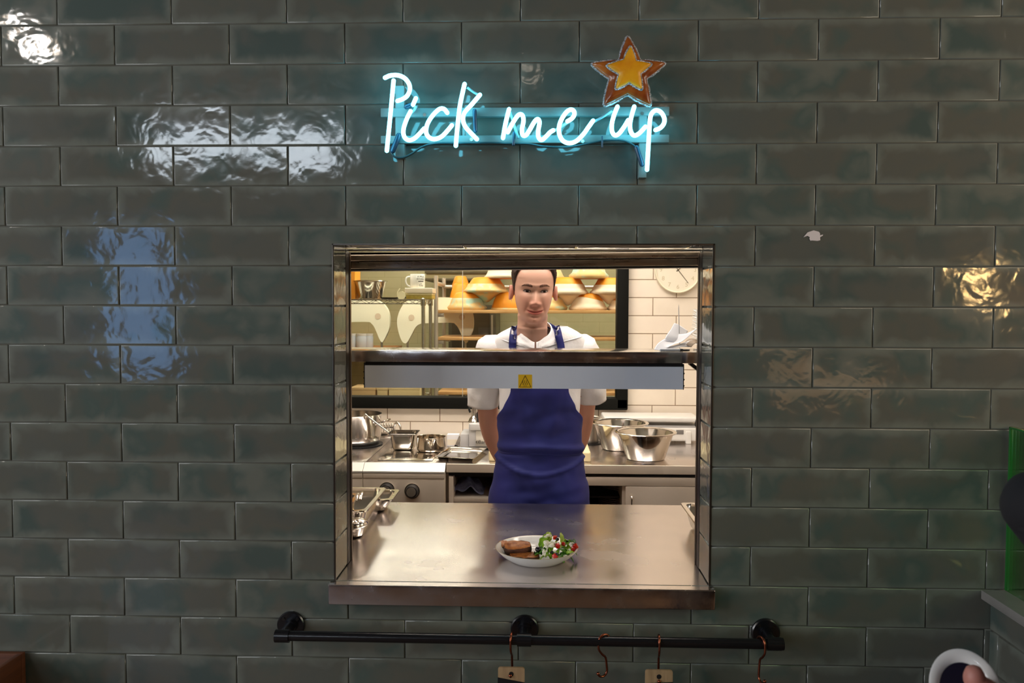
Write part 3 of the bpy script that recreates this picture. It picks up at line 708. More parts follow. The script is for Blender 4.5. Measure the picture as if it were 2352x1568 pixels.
# pan on the other side with rolled napkin things
gn_pan('food_pan', 'steel pan at the opposite counter end beside the hatch frame, pots inside', .678, .43, gz, .30, .36, .072, group='steel pans at the counter end', taper=.9)
for k, (px, py, Y, lb) in enumerate([(1600, 1182, .47, 'small white pot with orange filling standing in the steel pan'), (1608, 1200, .38, 'second small white pot with orange filling, nearer the frame')]):
    c = at(px, py, Y); c.x += .022; c.z = CT+.042
    t = thing('sauce_pot', lb, 'pot', c, 'sauce pots in the steel pan')
    mb = MB(); mb.lathe([(.018, -.036), (.024, -.01), (.027, .02), (.0245, .02), (.022, .006), (.0001, .006)], c, 24); mb.build('pot', CERAMIC, t, ang=50)
    mb = MB(); mb.lathe([(.0225, .008), (.02, .012), (.0001, .013)], c, 24); mb.build('filling', mat('orange_filling%d' % k, lin(206, 104, 40), .4), t, ang=60)
# ---------------------------------------------------------------- back counter, stove, cabinets
BZ = .9; FY = 1.64
sxr = at(1024, 1100, FY).x
t = thing('back_counter', 'stainless steel worktop along the kitchen back wall beside the stove', 'counter', (.8, 2.0, 0))
mb = MB(); mb.bx(sxr+.002, 1.95, FY, KY-.002, BZ-.012, BZ, .002); mb.build('worktop', STEEL_TOP, t)
zf = at(1500, 1089, FY).z
mb = MB(); mb.bx(sxr+.002, 1.95, FY-.002, FY+.012, zf, BZ-.0006, .003, 3); mb.build('front_edge', STP, t)
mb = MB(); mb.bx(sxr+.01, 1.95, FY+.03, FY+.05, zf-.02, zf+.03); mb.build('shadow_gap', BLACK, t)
# under-counter unit by the stove: open niche
nx0, nx1 = at(1041, 1110, FY).x, at(1200, 1110, FY).x
nz0 = at(1100, 1146, FY).z
STG = mat('cabinet_steel', (.62, .53, .44, 1), .5, .6, rnoise=(8, .42, .56))
t = thing('open_cabinet', 'open-fronted steel cabinet with a dark niche beside the stove', 'cabinet', ((nx0+nx1)/2, FY+.3, 0))
mb = MB(); mb.bx(nx0-.022, nx0, FY+.0505, KY-.05, .12, BZ-.0125, .002); mb.bx(nx0-.022, nx0, FY+.008, FY+.0506, .12, zf-.0205, .002); mb.build('side_panel', STG, t)
mb = MB(); mb.bx(nx1+.10, nx1+.118, FY+.0505, KY-.05, .12, zf-.021, .002); mb.build('side_panel', STG, t)
mb = MB(); mb.bx(nx0, nx1+.10, FY+.02, KY-.05, nz0-.02, nz0, .002); mb.build('niche_shelf', STG, t)
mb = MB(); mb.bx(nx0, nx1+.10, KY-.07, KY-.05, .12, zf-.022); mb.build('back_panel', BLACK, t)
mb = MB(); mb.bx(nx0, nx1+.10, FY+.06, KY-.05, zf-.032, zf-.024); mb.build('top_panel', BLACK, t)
mb = MB(); mb.bx(nx0, nx1+.10, FY+.02, FY+.03, .12, nz0-.022); mb.build('door', STG, t)
for k, zz in enumerate((.045, .075)):
    mb = MB(); mb.bx(nx0+.04, nx1+.1, FY+.25, FY+.6, nz0+zz+.05, nz0+zz+.055); mb.build('rack_rail', STEEL_DARK, t)
# cloth in niche
c0 = at(1077, 1130, FY+.14)
t = thing('folded_cloth', 'crumpled blue-grey cloth lying in the dark open niche beside the stove', 'cloth', (c0.x, c0.y, nz0))
rg = random.Random(3)
mb = MB(); P = []
for i in range(19):
    u = i/18; row = []
    for j in range(15):
        v = j/14; x = c0.x+(u-.5)*.15; y = FY+.07+v*.18
        h = .075*math.sin(PI*min(1, u*1.05))**.8*(1-.35*u)*(.55+.45*math.sin(PI*v))+.010*math.sin(u*13+v*5)+.008*math.sin(v*15-u*6)
        row.append((x, y, nz0+.006+max(0, h)))
    P.append(row)
mb.surf(P); o = mb.build('cloth', mat('blue_grey_cloth', lin(112, 122, 158), .8, noise=(50, lin(84, 92, 130), .4, .6), bump=(160, .3, .001)), t, ang=180)
md = o.modifiers.new('thickness', 'SOLIDIFY'); md.thickness = .006; md.offset = -1
# cabinet with plates and hinged door
px0, px1, px2 = at(1330, 1120, FY).x, at(1437, 1120, FY).x, 1.0
zr0, zr1 = at(1500, 1117, FY).z, at(1500, 1097, FY).z
t = thing('plate_cabinet', 'steel base cabinet with one open bay of plates and one closed door', 'cabinet', ((px0+px2)/2, FY+.3, 0))
mb = MB(); mb.bx(px0-.13, px2, FY+.006, FY+.03, zr0, zr1, .002); mb.build('top_rail', STG, t)
mb = MB(); mb.bx(px1, px2, FY+.004, FY+.024, .12, zr0-.002, .003); d_ = mb.build('door', STG, t)
hz = at(1450, 1138, FY).z; hx = at(1450, 1138, FY).x
mb = MB(); mb.rod(smooth_path([(hx, FY+.006, hz), (hx, FY-.022, hz-.003), (hx, FY-.024, hz-.04), (hx, FY-.024, hz-.09), (hx, FY+.004, hz-.10)], 5), .0042, 10); o = mb.build('handle', STEEL_BRIGHT, d_)
mb = MB(); mb.bx(px1-.014, px1, FY+.02, KY-.1, .12, zr0); mb.build('divider', STG, t)
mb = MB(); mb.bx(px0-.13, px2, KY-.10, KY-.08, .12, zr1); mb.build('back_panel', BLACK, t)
mb = MB(); mb.bx(px0-.13, px2, FY+.02, KY-.1, .12, .14); mb.build('floor_panel', STG, t)
zsA = at(1400, 1134, FY+.15).z
mb = MB(); mb.bx(px0-.13, px1-.014, FY+.12, KY-.1, zsA-.012, zsA-.004); mb.build('bay_shelf', STEEL_DARK, t)
PLG = mat('grey_stoneware', lin(150, 138, 122), .3)
pcx, pcy = at(1432, 1130, FY+.28).x, FY+.28
def stack_plate(z, R, lb, grp):
    t = thing('stacked_plate', lb, 'plate', (pcx, pcy, z), grp)
    mb = MB(); mb.lathe([(.0001, 0), (R*.55, 0), (R*.62, .003), (R, .014), (R*1.0, .016), (R*.97, .0165), (R*.6, .006), (.0001, .005)], (pcx, pcy, z), 40)
    mb.build('plate_body', PLG, t, ang=50); return t
p0 = stack_plate(zsA, .115, 'grey plates in the upper stack inside the open cabinet bay', 'plates in the upper stack of the bay')
for k in range(1, 4): dup(p0, (0, 0, .0085*k))
lz = at(1400, 1162, FY+.2).z-.03
p1 = stack_plate(lz, .125, 'grey plates in the lower stack inside the open cabinet bay', 'plates in the lower stack of the bay')
for k in range(1, 7): dup(p1, (0, 0, .009*k))
mb = MB(); mb.bx(px0-.13, px1-.014, FY+.06, KY-.1, lz-.012, lz-.001); o = mb.build('bay_shelf', STEEL_DARK, bpy.data.objects['plate_cabinet'])

# stove
SF = FY-.035
ez0 = at(930, 1085, SF).z; ez1 = at(930, 1064, SF+.03).z
def stove_unit(x0, x1, name, label, knobs):
    t = thing(name, label, 'stove', ((x0+x1)/2, SF+.4, 0), 'stove units')
    mb = MB(); mb.bx(x0, x1, SF+.05, KY-.03, BZ-.05, BZ-.002, .003); mb.build('hob_top', STEEL_TOP, t)
    mb = MB()
    prof = [(SF+.060, BZ-.001), (SF+.045, BZ-.0005), (SF+.010, ez0+.012), (SF, ez0+.005), (SF, ez0-.002), (SF+.06, ez0-.002)]
    R = mb.surf([[Vector((x, y, z)) for y, z in prof] for x in (x0, x1)], cu=True); mb.cap(R[0]); mb.cap(R[1], True)
    mb.build('sloped_front_edge', mat('lamplit_slope_steel', (.92, .90, .86, 1), .42, .75), t, ang=20)  # paler than the other steel: ceiling lamp glare put into the base colour
    mb = MB(); mb.bx(x0, x1, SF+.006, SF+.05, .68, ez0-.003, .002); mb.bx(x0, x1, SF+.002, SF+.02, ez0-.028, ez0-.004, .004); mb.build('control_panel', STP, t)
    mb = MB(); mb.bx(x0, x1, SF+.02, KY-.03, .12, .68, .003); mb.build('oven_body', STG, t)
    for (px, py) in knobs:
        c = at(px, py, SF+.006)
        mb = MB(); mb.cyl(c+Vector((0, .002, 0)), c+Vector((0, -.006, 0)), .036, 28); k_ = mb.build('knob', STEEL_BRIGHT, t)
        k_['label'] = 'round black knob on a chrome ring'
        mb = MB(); mb.tube([c+Vector((0, -.004, 0)), c+Vector((0, -.022, 0)), c+Vector((0, -.028, 0))], [.0325, .029, .026], 28); mb.build('knob_body', BLACK, k_)
        mb = MB(); mb.cyl(c+Vector((0, -.022, 0)), c+Vector((-.001, -.034, .001)), .0215, 24); mb.bevel_all(.002, 2); mb.build('knob_cap', STEEL_SOFT, k_)
    return t
xm = at(833, 1100, SF).x; xe = at(1021, 1100, SF).x
s_ = stove_unit(xm+.001, xe, 'stove', 'stainless steel stove with two black control knobs on its front', [(889, 1124), (947, 1127)])
stove_unit(xm-.7, xm-.001, 'stove', 'steel stove unit butting against the knobbed stove, mostly hidden by the hatch frame', [])
mb = MB(); mb.bx(xm+.05, xe-.07, SF+.10, SF+.62, BZ-.003, BZ+.002, .001); mb.build('griddle_plate', STEEL_BRIGHT, s_)
# ---- things on the stove and worktop
def deck(px, py, z=BZ): return atz(px, py, z)
# stock pot with rivets and loop handles
bc = Vector((at(819, 1000, 2.15).x, 2.15, BZ+.006))
rr = at(875, 1000, 2.15).x-bc.x; hh = at(830, 952, 2.15).z-BZ
t = thing('stock_pot', 'big steel stock pot with loop handles, tallest vessel on the stove', 'pot', bc)
mb = MB(); mb.lathe([(.0001, .008), (rr*.9, .008), (rr*.985, .022), (rr, .05), (rr, hh-.004), (rr+.004, hh), (rr-.002, hh), (rr-.003, .05), (rr*.9, .02), (.0001, .018)], bc, 48); mb.build('pot_body', STEEL_BRIGHT, t, ang=50)
mb = MB(); mb.lathe([(rr*.86, 0), (rr*.9, 0), (rr*.9, .0078), (rr*.84, .0078)], bc, 48, ring=True); mb.build('base_ring', STEEL_DARK, t)
for a0 in (D(-12), D(168)):
    e = Vector((math.cos(a0), math.sin(a0), 0)); s = Vector((-e.y, e.x, 0)); b = bc+e*(rr-.003)+Vector((0, 0, hh*.70))
    mb = MB(); mb.tube(smooth_path([b-s*.045, b-s*.042+e*.03+Vector((0, 0, .012)), b-s*.02+e*.055+Vector((0, 0, .02)), b+s*.02+e*.055+Vector((0, 0, .02)), b+s*.042+e*.03+Vector((0, 0, .012)), b+s*.045], 6), .0052, 10); mb.build('loop_handle', STEEL_BRIGHT, t)
mb = MB(); mb.lathe([(rr*.6, -.0055), (rr*1.06, -.0055), (rr*1.06, -.001), (rr*.6, -.001)], bc, 44, ring=True); mb.build('trivet_ring', BLACK, t)
# fork-like slotted holder
hc = Vector((at(886, 980, 2.36).x, 2.38, BZ))
t = thing('slotted_holder', 'slotted steel rack with upright bars behind the square pan, against the tiles', 'rack', hc)
mb = MB(); z1 = at(886, 974, 2.36).z
for k in range(5):
    x = hc.x+(-.03+.015*k); mb.tube(smooth_path([(x, hc.y, BZ+.002), (x, hc.y, z1-.02), (x+.003, hc.y-.006, z1), (x+.006, hc.y-.016, z1-.012)], 4), .004, 8)
mb.build('bars', STEEL_BRIGHT, t)
mb = MB(); mb.bx(hc.x-.04, hc.x+.04, hc.y-.02, hc.y+.01, BZ, BZ+.03, .003); mb.bx(hc.x-.04, hc.x+.04, hc.y-.004, hc.y+.004, BZ+.05, BZ+.062, .002); mb.build('base', STEEL_BRIGHT, t)
# small swan-neck tap
tc_ = Vector((at(904, 985, 2.36).x, 2.37, BZ)); zt_ = at(907, 969, 2.36).z
t = thing('swan_neck_tap', 'small curved chrome tap rising behind the square steel pan', 'tap', tc_)
mb = MB(); mb.tube(smooth_path([tc_, tc_+Vector((0, 0, zt_-BZ-.045)), tc_+Vector((.006, -.004, zt_-BZ-.014)), tc_+Vector((.022, -.01, zt_-BZ-.004)), tc_+Vector((.036, -.018, zt_-BZ-.018)), tc_+Vector((.045, -.024, zt_-BZ-.046))], 6), .0065, 12); mb.build('spout', STEEL_BRIGHT, t)
mb = MB(); mb.cyl(tc_, tc_+Vector((0, 0, .012)), .018); mb.build('base', STEEL_BRIGHT, t)
# square pan with ladle
qy = 2.012
GNP = gn_pan('square_pan', 'square deep steel pan on the stove with a ladle handle leaning in it', at(924, 1010, 1.96).x, qy, BZ+.003, at(958, 1000, 1.96).x-at(890, 1000, 1.96).x, .15, .086, rimw=.011, cat='food pan', taper=.86)
a, b = at(900, 999, qy-.005), at(845, 957, qy-.01)
t = thing('ladle', 'long-handled steel ladle leaning from the square pan against the stock pot', 'ladle', a)
mb = MB(); mb.tube([a+(a-b).normalized()*.03, a, b], .0045, 8); mb.tube(smooth_path([b, b+Vector((-.012, .0, .012)), b+Vector((-.02, 0, .004)), b+Vector((-.016, 0, -.012))], 4), .004, 8); mb.build('handle', STEEL_BRIGHT, t)
mb = MB(); mb.ball(a+(a-b).normalized()*.045, .022, 1, 1, .8); mb.build('bowl', STEEL_BRIGHT, t)
# round saucepan
rc = deck(991, 1042); rc.y += .075; rc = Vector((at(990, 1010, rc.y).x, rc.y, BZ+.003)); R_ = (at(1023, 1010, rc.y).x-at(957, 1010, rc.y).x)/2
hR = at(990, 1004, rc.y).z-BZ
t = thing('round_saucepan', 'round polished saucepan on the stove beside the square pan, handle towards the hatch', 'pan', rc)
mb = MB(); mb.lathe([(.0001, .0), (R_*.86, .0), (R_*.97, .006), (R_, .018), (R_, hR), (R_+.002, hR+.002), (R_-.002, hR+.001), (R_-.0025, .018), (R_*.85, .005), (.0001, .005)], rc, 44); mb.build('pan_body', mat('warm_polished_steel', (.70, .63, .54, 1), .12, 1.), t, ang=50)
e = Vector((.16, -1, 0)).normalized(); b = rc+e*R_+Vector((0, 0, hR-.006))
mb = MB(); mb.tube(smooth_path([b+Vector((-.016, 0, 0)), b+Vector((-.012, -.014, -.014)), b+Vector((0, -.02, -.036)), b+Vector((.012, -.014, -.014)), b+Vector((.016, 0, 0))], 5), .004, 10); mb.build('loop_handle', STEEL_BRIGHT, t)
# tray
a = deck(1000, 1058); b_ = deck(1088, 1063); c_ = deck(1118, 1037); d__ = deck(1034, 1034)
t = thing('baking_tray', 'shallow rectangular steel tray lying on the edge of stove and worktop', 'tray', (a+c_)/2)
mb = MB(); Z = Vector((0, 0, 1))
pts = [a, b_, c_, d__]; ctr = sum(pts, Vector())/4
row = lambda s, z: [ctr+(p-ctr)*s+Z*z for p in pts]
R = mb.surf([row(.86, .004), row(.97, .020), row(1.0, .0215), row(1.03, .0205), row(1.03, .0195), row(.98, .018), row(.86, .0)], cu=True); mb.cap(R[0]); mb.cap(R[-1], True)
mb.bevel_all(.0015, 2, .5); mb.build('tray_body', STEEL_BRIGHT, t)
# small paper box and scale
c = Vector((at(1040, 1010, 2.1).x, 2.13, BZ)); t = thing('card_box', 'small white box with pale label standing behind the saucepan', 'box', c)
mb = MB(); mb.box(c+Vector((0, 0, .031)), (.064, .05, .062), .002); mb.build('box_body', PAPER, t)
mb = MB(); mb.box(c+Vector((0, -.0256, .022)), (.060, .0008, .03)); mb.build('box_label', mat('cream_label', lin(236, 226, 206), .6), t)
mb = MB(); ppx = deck(1048, 1028); t = thing('pastry_brush', 'short steel handled scraper propped beside the baking tray', 'utensil', ppx)
mb.box(ppx+Vector((.01, .0, .032)), (.016, .006, .06), .002, rot=Euler((0, D(24), 0))); mb.build('blade', STEEL_SOFT, t)
mb = MB(); mb.box(ppx+Vector((.0, .0, .008)), (.02, .01, .012), .003, rot=Euler((0, D(24), 0))); mb.build('handle', BLACK, t)
# the machine (kitchen scale like block with head)
mx0 = at(1092, 1000, 2.0).x; mx1 = mx0+.26; my = 2.02; mz0 = at(1100, 1026, my).z; mz1 = at(1100, 974, my).z
GREYP = mat('light_grey_plastic', (.50, .49, .49, 1), .45)
t = thing('counter_machine', 'grey and steel countertop machine with a maker name on its front panel', 'machine', ((mx0+mx1)/2, my+.1, BZ))
mb = MB(); mb.bx(mx0-.036, mx1, my+.004, my+.22, mz0, mz1, .004); mb.build('housing', GREYP, t)
mb = MB(); mb.bx(mx0-.03, mx1, my-.010, my+.2, mz1-.03, mz1+.001, .005); mb.build('upper_block', GREYP, t)
mb = MB(); mb.bx(mx0, mx1-.01, my-.004, my+.004, mz0+.003, mz1-.032, .002); fp = mb.build('front_panel', mat('cream_steel_panel', (.72, .68, .60, 1), .3, .6), t)
mb = MB(); mb.bx(mx0-.02, mx1-.01, my+.02, my+.2, BZ, mz0+.001); mb.build('foot', BLACK, t)
mb = MB(); mb.bx(mx0-.082, mx0-.037, my+.02, my+.2, BZ, BZ+.075, .004); mb.build('side_tray', GREYP, t)
me = text_mesh('Bartscher', .026, .0003, align='LEFT')
tx = at(1097, 1015, my-.004)
for v in me.vertices: v.co = Vector((tx.x+.004+v.co.x, my-.0046-v.co.z, tx.z+v.co.y))
o = link_mesh('lettering', me, INK, fp, smooth=False); o.matrix_parent_inverse = I4
mb = MB(); mb.tube([(tx.x-.002+.007*math.cos(a), my-.0046, tx.z+.007*math.sin(a)) for a in [k*PI/8 for k in range(16)]], .0009, 6, closed=True)
mb.box((tx.x-.004, my-.0046, tx.z), (.004, .0006, .008)); o = mb.build('emblem', INK, fp); o.matrix_parent_inverse = I4
c = Vector((at(1088, 950, my+.08).x, my+.08, mz1)); zt_ = at(1088, 934, my+.08).z
mb = MB(); mb.lathe([(.030, 0), (.022, .02), (.012, .03), (.009, .05), (.009, zt_-mz1)], c, 18); mb.build('column', STEEL_BRIGHT, t, ang=50)
c2 = c+Vector((.034, .0, 0)); mb = MB(); mb.lathe([(.02, -.001), (.022, .01), (.022, .045), (.014, .055), (.010, zt_-mz1)], c2, 18); mb.build('dark_knob', BLACK, t, ang=50)
mb = MB(); mb.tube(smooth_path([c+Vector((-.02, 0, .10)), c+Vector((-.024, 0, .07)), c+Vector((-.018, 0, .05))], 4), .006, 8); mb.build('lever', BLACK, t)
# cutting board behind the chef
a = deck(1122, 1060); b = deck(1357, 1062); cz = at(1340, 1019, FY+.3).z
t = thing('cutting_board', 'thick cream cutting board lying on the worktop behind the chef', 'board', ((a+b)/2))
mb = MB(); mb.bx(a.x, b.x, a.y+.005, a.y+.30, BZ+.001, BZ+.05, .011, 4); mb.build('board_body', mat('cream_board', lin(238, 222, 176), .45), t)
# pot partly behind chef's arm
c = Vector((at(1352, 1000, 2.25).x, 2.25, BZ)); r_ = .055; h_ = at(1352, 957, 2.25).z-BZ
t = thing('tall_pot', 'steel pot with a rim, half hidden behind the chef beside the mixing bowls', 'pot', c)
mb = MB(); mb.lathe([(r_*.9, 0), (r_, .01), (r_, h_-.01), (r_+.006, h_-.004), (r_+.004, h_), (r_-.002, h_-.004), (r_-.003, .012), (.0001, .01)], c, 36); mb.build('pot_body', STEEL_SOFT, t, ang=50)
mb = MB(); mb.cyl(c+Vector((0, 0, .0)), c+Vector((0, 0, .004)), r_*1.3, 30); mb.build('trivet', BLACK, t)
# two mixing bowls
def bowl(px0, px1, pyt, pyb, label):
    bx_ = (px0+px1)/2; y = deck(bx_, pyb).y; Rb = None
    for _ in range(6):
        R0 = (at(px1, pyt, y+.1).x-at(px0, pyt, y+.1).x)/2; yc = deck(bx_, pyb).y+R0*.62; y = yc-.1
    c = Vector((at(bx_, pyt, yc).x, yc, BZ+.001)); R0 = (at(px1, pyt, yc).x-at(px0, pyt, yc).x)/2-.006; h = at(bx_, pyt, yc).z-BZ-.001
    t = thing('mixing_bowl', label, 'bowl', c, 'steel mixing bowls on the worktop')
    mb = MB(); mb.lathe([(.0001, 0), (R0*.60, 0), (R0*.635, .006), (R0*.9, h-.008), (R0*.905, h-.003), (R0*.9, h-.002), (R0*.89, h-.008), (R0*.625, .009), (R0*.59, .004), (.0001, .004)], c, 64)
    mb.build('bowl_body', STEEL_BRIGHT, t, ang=50)
    mb = MB(); mb.lathe([(R0*.89, h-.004), (R0*.95, h-.001), (R0*1.0, h-.0035), (R0*1.01, h), (R0*.99, h+.003), (R0*.94, h+.003), (R0*.89, h-.001)], c, 64, ring=True); mb.build('rolled_rim', STEEL_BRIGHT, t, ang=50)
bowl(1410, 1556, 991, 1062, 'front steel mixing bowl with a wide rolled rim, nearest the worktop edge')
bowl(1356, 1492, 970, 1038, 'rear steel mixing bowl partly behind the nearer bowl, next to the chef')
# vacuum sealer
vy = 2.30; vx0, vx1 = at(1385, 990, vy).x, at(1600, 990, vy).x; vz1 = at(1500, 955, vy).z
t = thing('vacuum_sealer', 'white countertop vacuum sealer with a long lifted lid behind the mixing bowls', 'machine', ((vx0+vx1)/2, vy, BZ))
mb = MB(); mb.bx(vx0+.01, vx1-.0, vy-.05, vy+.15, BZ+.012, vz1-.055, .014, 4); mb.build('sealer_body', WHITE_PLASTIC, t)
mb = MB(); mb.bx(vx0+.008, vx1-.0, vy-.045, vy+.15, vz1-.062, vz1-.046, .006, 3); mb.build('grey_band', mat('grey_plastic', (.42, .41, .40, 1), .4), t)
mb = MB(); mb.bx(vx0, vx1+.004, vy-.052, vy+.15, vz1-.027, vz1, .010, 4); mb.build('lid', WHITE_PLASTIC, t)
for x in (vx0+.012, vx1-.006):
    mb = MB(); mb.bx(x-.012, x+.012, vy-.056, vy-.03, vz1-.05, vz1-.012, .006, 3); mb.build('latch', BLACK, t)
for x in (vx0+.05, at(1577, 1000, vy).x):
    mb = MB(); mb.bx(x-.014, x+.014, vy-.062, vy-.03, BZ, vz1-.075, .005, 3); mb.build('foot', WHITE_PLASTIC, t)
x = at(1558, 988, vy).x; mb = MB(); mb.bx(x-.02, x+.02, vy-.052, vy-.045, vz1-.092, vz1-.068, .002); mb.build('control_window', mat('smoky_window', (.2, .19, .18, 1), .3), t)
# wall clock
cy_ = at(1557, 620, KY-.02); ck = Vector((cy_.x, KY-.003, at(1557, 620, KY-.02).z)); cr = at(1610, 640, KY-.02).x-at(1557, 640, KY-.02).x
t = thing('wall_clock', 'round cream wall clock with pale numerals hanging on the tiles beside the window', 'clock', ck)
mb = MB(); prof = [(cr*.95, 0), (cr, -.006), (cr, -.026), (cr*.985, -.031), (cr*.95, -.031), (cr*.935, -.024)]
P = [[ck+Vector((r*math.cos(2*PI*k/56), y, r*math.sin(2*PI*k/56))) for k in range(56)] for r, y in prof]; mb.surf(P, cu=True); mb.build('clock_rim', mat('cream_rim', lin(246, 240, 214), .4), t, ang=50)
mb = MB(); mb.cyl(ck+Vector((0, 0, 0)), ck+Vector((0, -.0242, 0)), cr*.94, 56); face = mb.build('clock_face', mat('clock_cream', lin(242, 233, 212), .6), t)
NUM = mat('pale_numeral', lin(206, 192, 160), .6); HAND = mat('grey_hand', lin(104, 92, 72), .5)
for h in range(1, 13):
    me = text_mesh(str(h), cr*.26, .0003); a = PI/2-h*PI/6
    for v in me.vertices: v.co = Vector((ck.x+cr*.74*math.cos(a)+v.co.x, ck.y-.0246-v.co.z, ck.z+cr*.74*math.sin(a)+v.co.y))
    o = link_mesh('numeral', me, NUM, face, smooth=False); o.matrix_parent_inverse = I4
def hand(ang, L, w, nm):
    d = Vector((math.cos(ang), 0, math.sin(ang))); s = Vector((-d.z, 0, d.x)); o_ = ck+Vector((0, -.0262, 0)); mb = MB()
    q = [o_-d*.012-s*w, o_+d*L-s*w*.6, o_+d*L+s*w*.6, o_-d*.012+s*w]
    R = mb.surf([q, [p+Vector((0, -.0008, 0)) for p in q]], cu=True); mb.cap(R[0]); mb.cap(R[1], True); mb.build(nm, HAND, t, smooth=False)
hand(math.atan2(-33, 24)+D(2), cr*.72, .0022, 'minute_hand'); hand(math.atan2(24, 30), cr*.5, .0026, 'hour_hand')
# kitchen ceiling lamps
def panel(name, x, y, z, sx, sy, e, col, label, grp):
    t = thing(name, label, 'lamp', (x, y, z), grp)
    mb = MB(); mb.bx(x-sx/2-.02, x+sx/2+.02, y-sy/2-.02, y+sy/2+.02, z-.012, z, .003); mb.build('frame', WHITE_PLASTIC, t)
    mb = MB(); mb.bx(x-sx/2, x+sx/2, y-sy/2, y+sy/2, z-.016, z-.0125); mb.build('diffuser', mat(name+'_light', (0, 0, 0, 1), .5, emit=col, es=e), t)
for i, (x, y) in enumerate(((-.75, .70), (.70, .70), (-.05, 1.75))):
    panel('ceiling_light', x, y, 2.75, 1.15, .5, KITCHEN_E, (1, .90, .79, 1), 'flat white ceiling light above the kitchen aisle', 'kitchen ceiling lights')
for i, (x, y) in enumerate(((-.9, 3.1), (.7, 3.1))):
    panel('ceiling_light', x, y, 2.7, 1.3, .5, BACKROOM_E, (1, .94, .78, 1), 'flat white ceiling light in the room behind the window', 'bakery ceiling lights')

for x in (-.92, 1.2):
    t = thing('batten_light', 'long hanging batten light near the far wall of the back room', 'lamp', (x, 4.5, 2.35), 'bakery batten lights')
    mb = MB(); mb.bx(x-.47, x+.47, 4.46, 4.54, 2.36, 2.40, .004); mb.build('housing', WHITE_PLASTIC, t)
    mb = MB(); mb.rod([(x-.45, 4.5, 2.345), (x+.45, 4.5, 2.345)], .02, 14); mb.build('tube', mat('batten_glow', (0, 0, 0, 1), .5, emit=(1, .95, .84, 1), es=30), t)
    for dx in (-.4, .4):
        mb = MB(); mb.cyl((x+dx, 4.5, 2.4), (x+dx, 4.5, 2.7), .003, 6); mb.build('suspension_wire', STEEL_SOFT, t)
# ---------------------------------------------------------------- the room behind the window
CHROME = mat('chrome_wire', (.62, .58, .50, 1), .22, 1.)
wy = 3.0
sh = at(900, 697, wy).z; sh1 = at(900, 688, wy).z
wx1 = at(972, 700, wy).x; wx0 = wx1-1.15; wd = .34
t = thing('wire_shelving', 'chrome wire shelving unit with round posts behind the kitchen window', 'shelving', ((wx0+wx1)/2, wy+wd/2, 0))
for (x, y) in ((wx0, wy), (wx1, wy), (wx0, wy+wd), (wx1, wy+wd)):
    mb = MB(); mb.cyl((x, y, 0), (x, y, sh1+.004), .0125, 16); p_ = mb.build('post', CHROME, t)
    mb = MB(); mb.tube([(x, y, sh-.012), (x, y, sh-.01), (x, y, sh1+.006), (x, y, sh1+.012)], [.0165, .0175, .0165, .008], 16); o = mb.build('collar', CHROME, p_)
def wire_shelf(z0, z1):
    mb = MB()
    for y in (wy, wy+wd):
        for z in (z0, z1): mb.tube([(wx0, y, z), (wx1, y, z)], .0028, 8)
        n = 24; mb.tube([(wx0+(wx1-wx0)*k/n, y, z0 if k % 2 else z1) for k in range(n+1)], .0018, 6)
    for x in (wx0, wx1):
        for z in (z0, z1): mb.tube([(x, wy, z), (x, wy+wd, z)], .0028, 8)
        mb.tube([(x, wy+wd*k/8, z0 if k % 2 else z1) for k in range(9)], .0018, 6)
    for k in range(1, 40):
        x = wx0+(wx1-wx0)*k/40; mb.tube([(x, wy, z1+.002), (x, wy+wd, z1+.002)], .0015, 5)
    mb.build('wire_shelf', CHROME, t)
wire_shelf(sh, sh1); wire_shelf(.55, .57); zl2 = at(900, 915, wy).z; wire_shelf(zl2-.02, zl2)
Sz = sh1+.0045
# flared steel bucket
c = Vector((at(850, 660, wy+.16).x, wy+.16, Sz)); R_ = at(888, 650, wy+.16).x-c.x; h_ = at(850, 646, wy+.16).z-Sz
t = thing('steel_bucket', 'flared steel bucket with a bright rim on the wire shelf', 'bucket', c)
mb = MB(); mb.lathe([(.0001, 0), (R_*.66, 0), (R_*.70, .008), (R_*.96, h_-.008), (R_, h_-.003), (R_*1.02, h_), (R_*.97, h_), (R_*.92, h_-.012), (R_*.67, .008), (.0001, .006)], c, 44); mb.build('bucket_body', STEEL_BRIGHT, t, ang=50)
mb = MB(); mb.lathe([(R_*1.0, h_-.004), (R_*1.045, h_-.001), (R_*1.03, h_+.004), (R_*.98, h_+.003)], c, 44, ring=True); mb.build('rim', CHROME, t, ang=60)
# orange panel
ox = at(810, 655, wy+.12); t = thing('orange_box', 'tall orange box standing at the end of the wire shelf by the hatch frame', 'box', (ox.x-.06, wy+.12, Sz))
mb = MB(); mb.bx(ox.x-.16, at(815.5, 655, wy+.10).x, wy+.10, wy+.26, Sz, Sz+.30, .004); mb.build('box_body', mat('orange_card', lin(246, 160, 46), .5), t)
mb = MB(); mb.bx(ox.x-.15, ox.x-.02, wy+.098, wy+.1, Sz+.20, Sz+.28, .0005); mb.build('box_label', mat('pale_label', lin(240, 220, 180), .6), t)
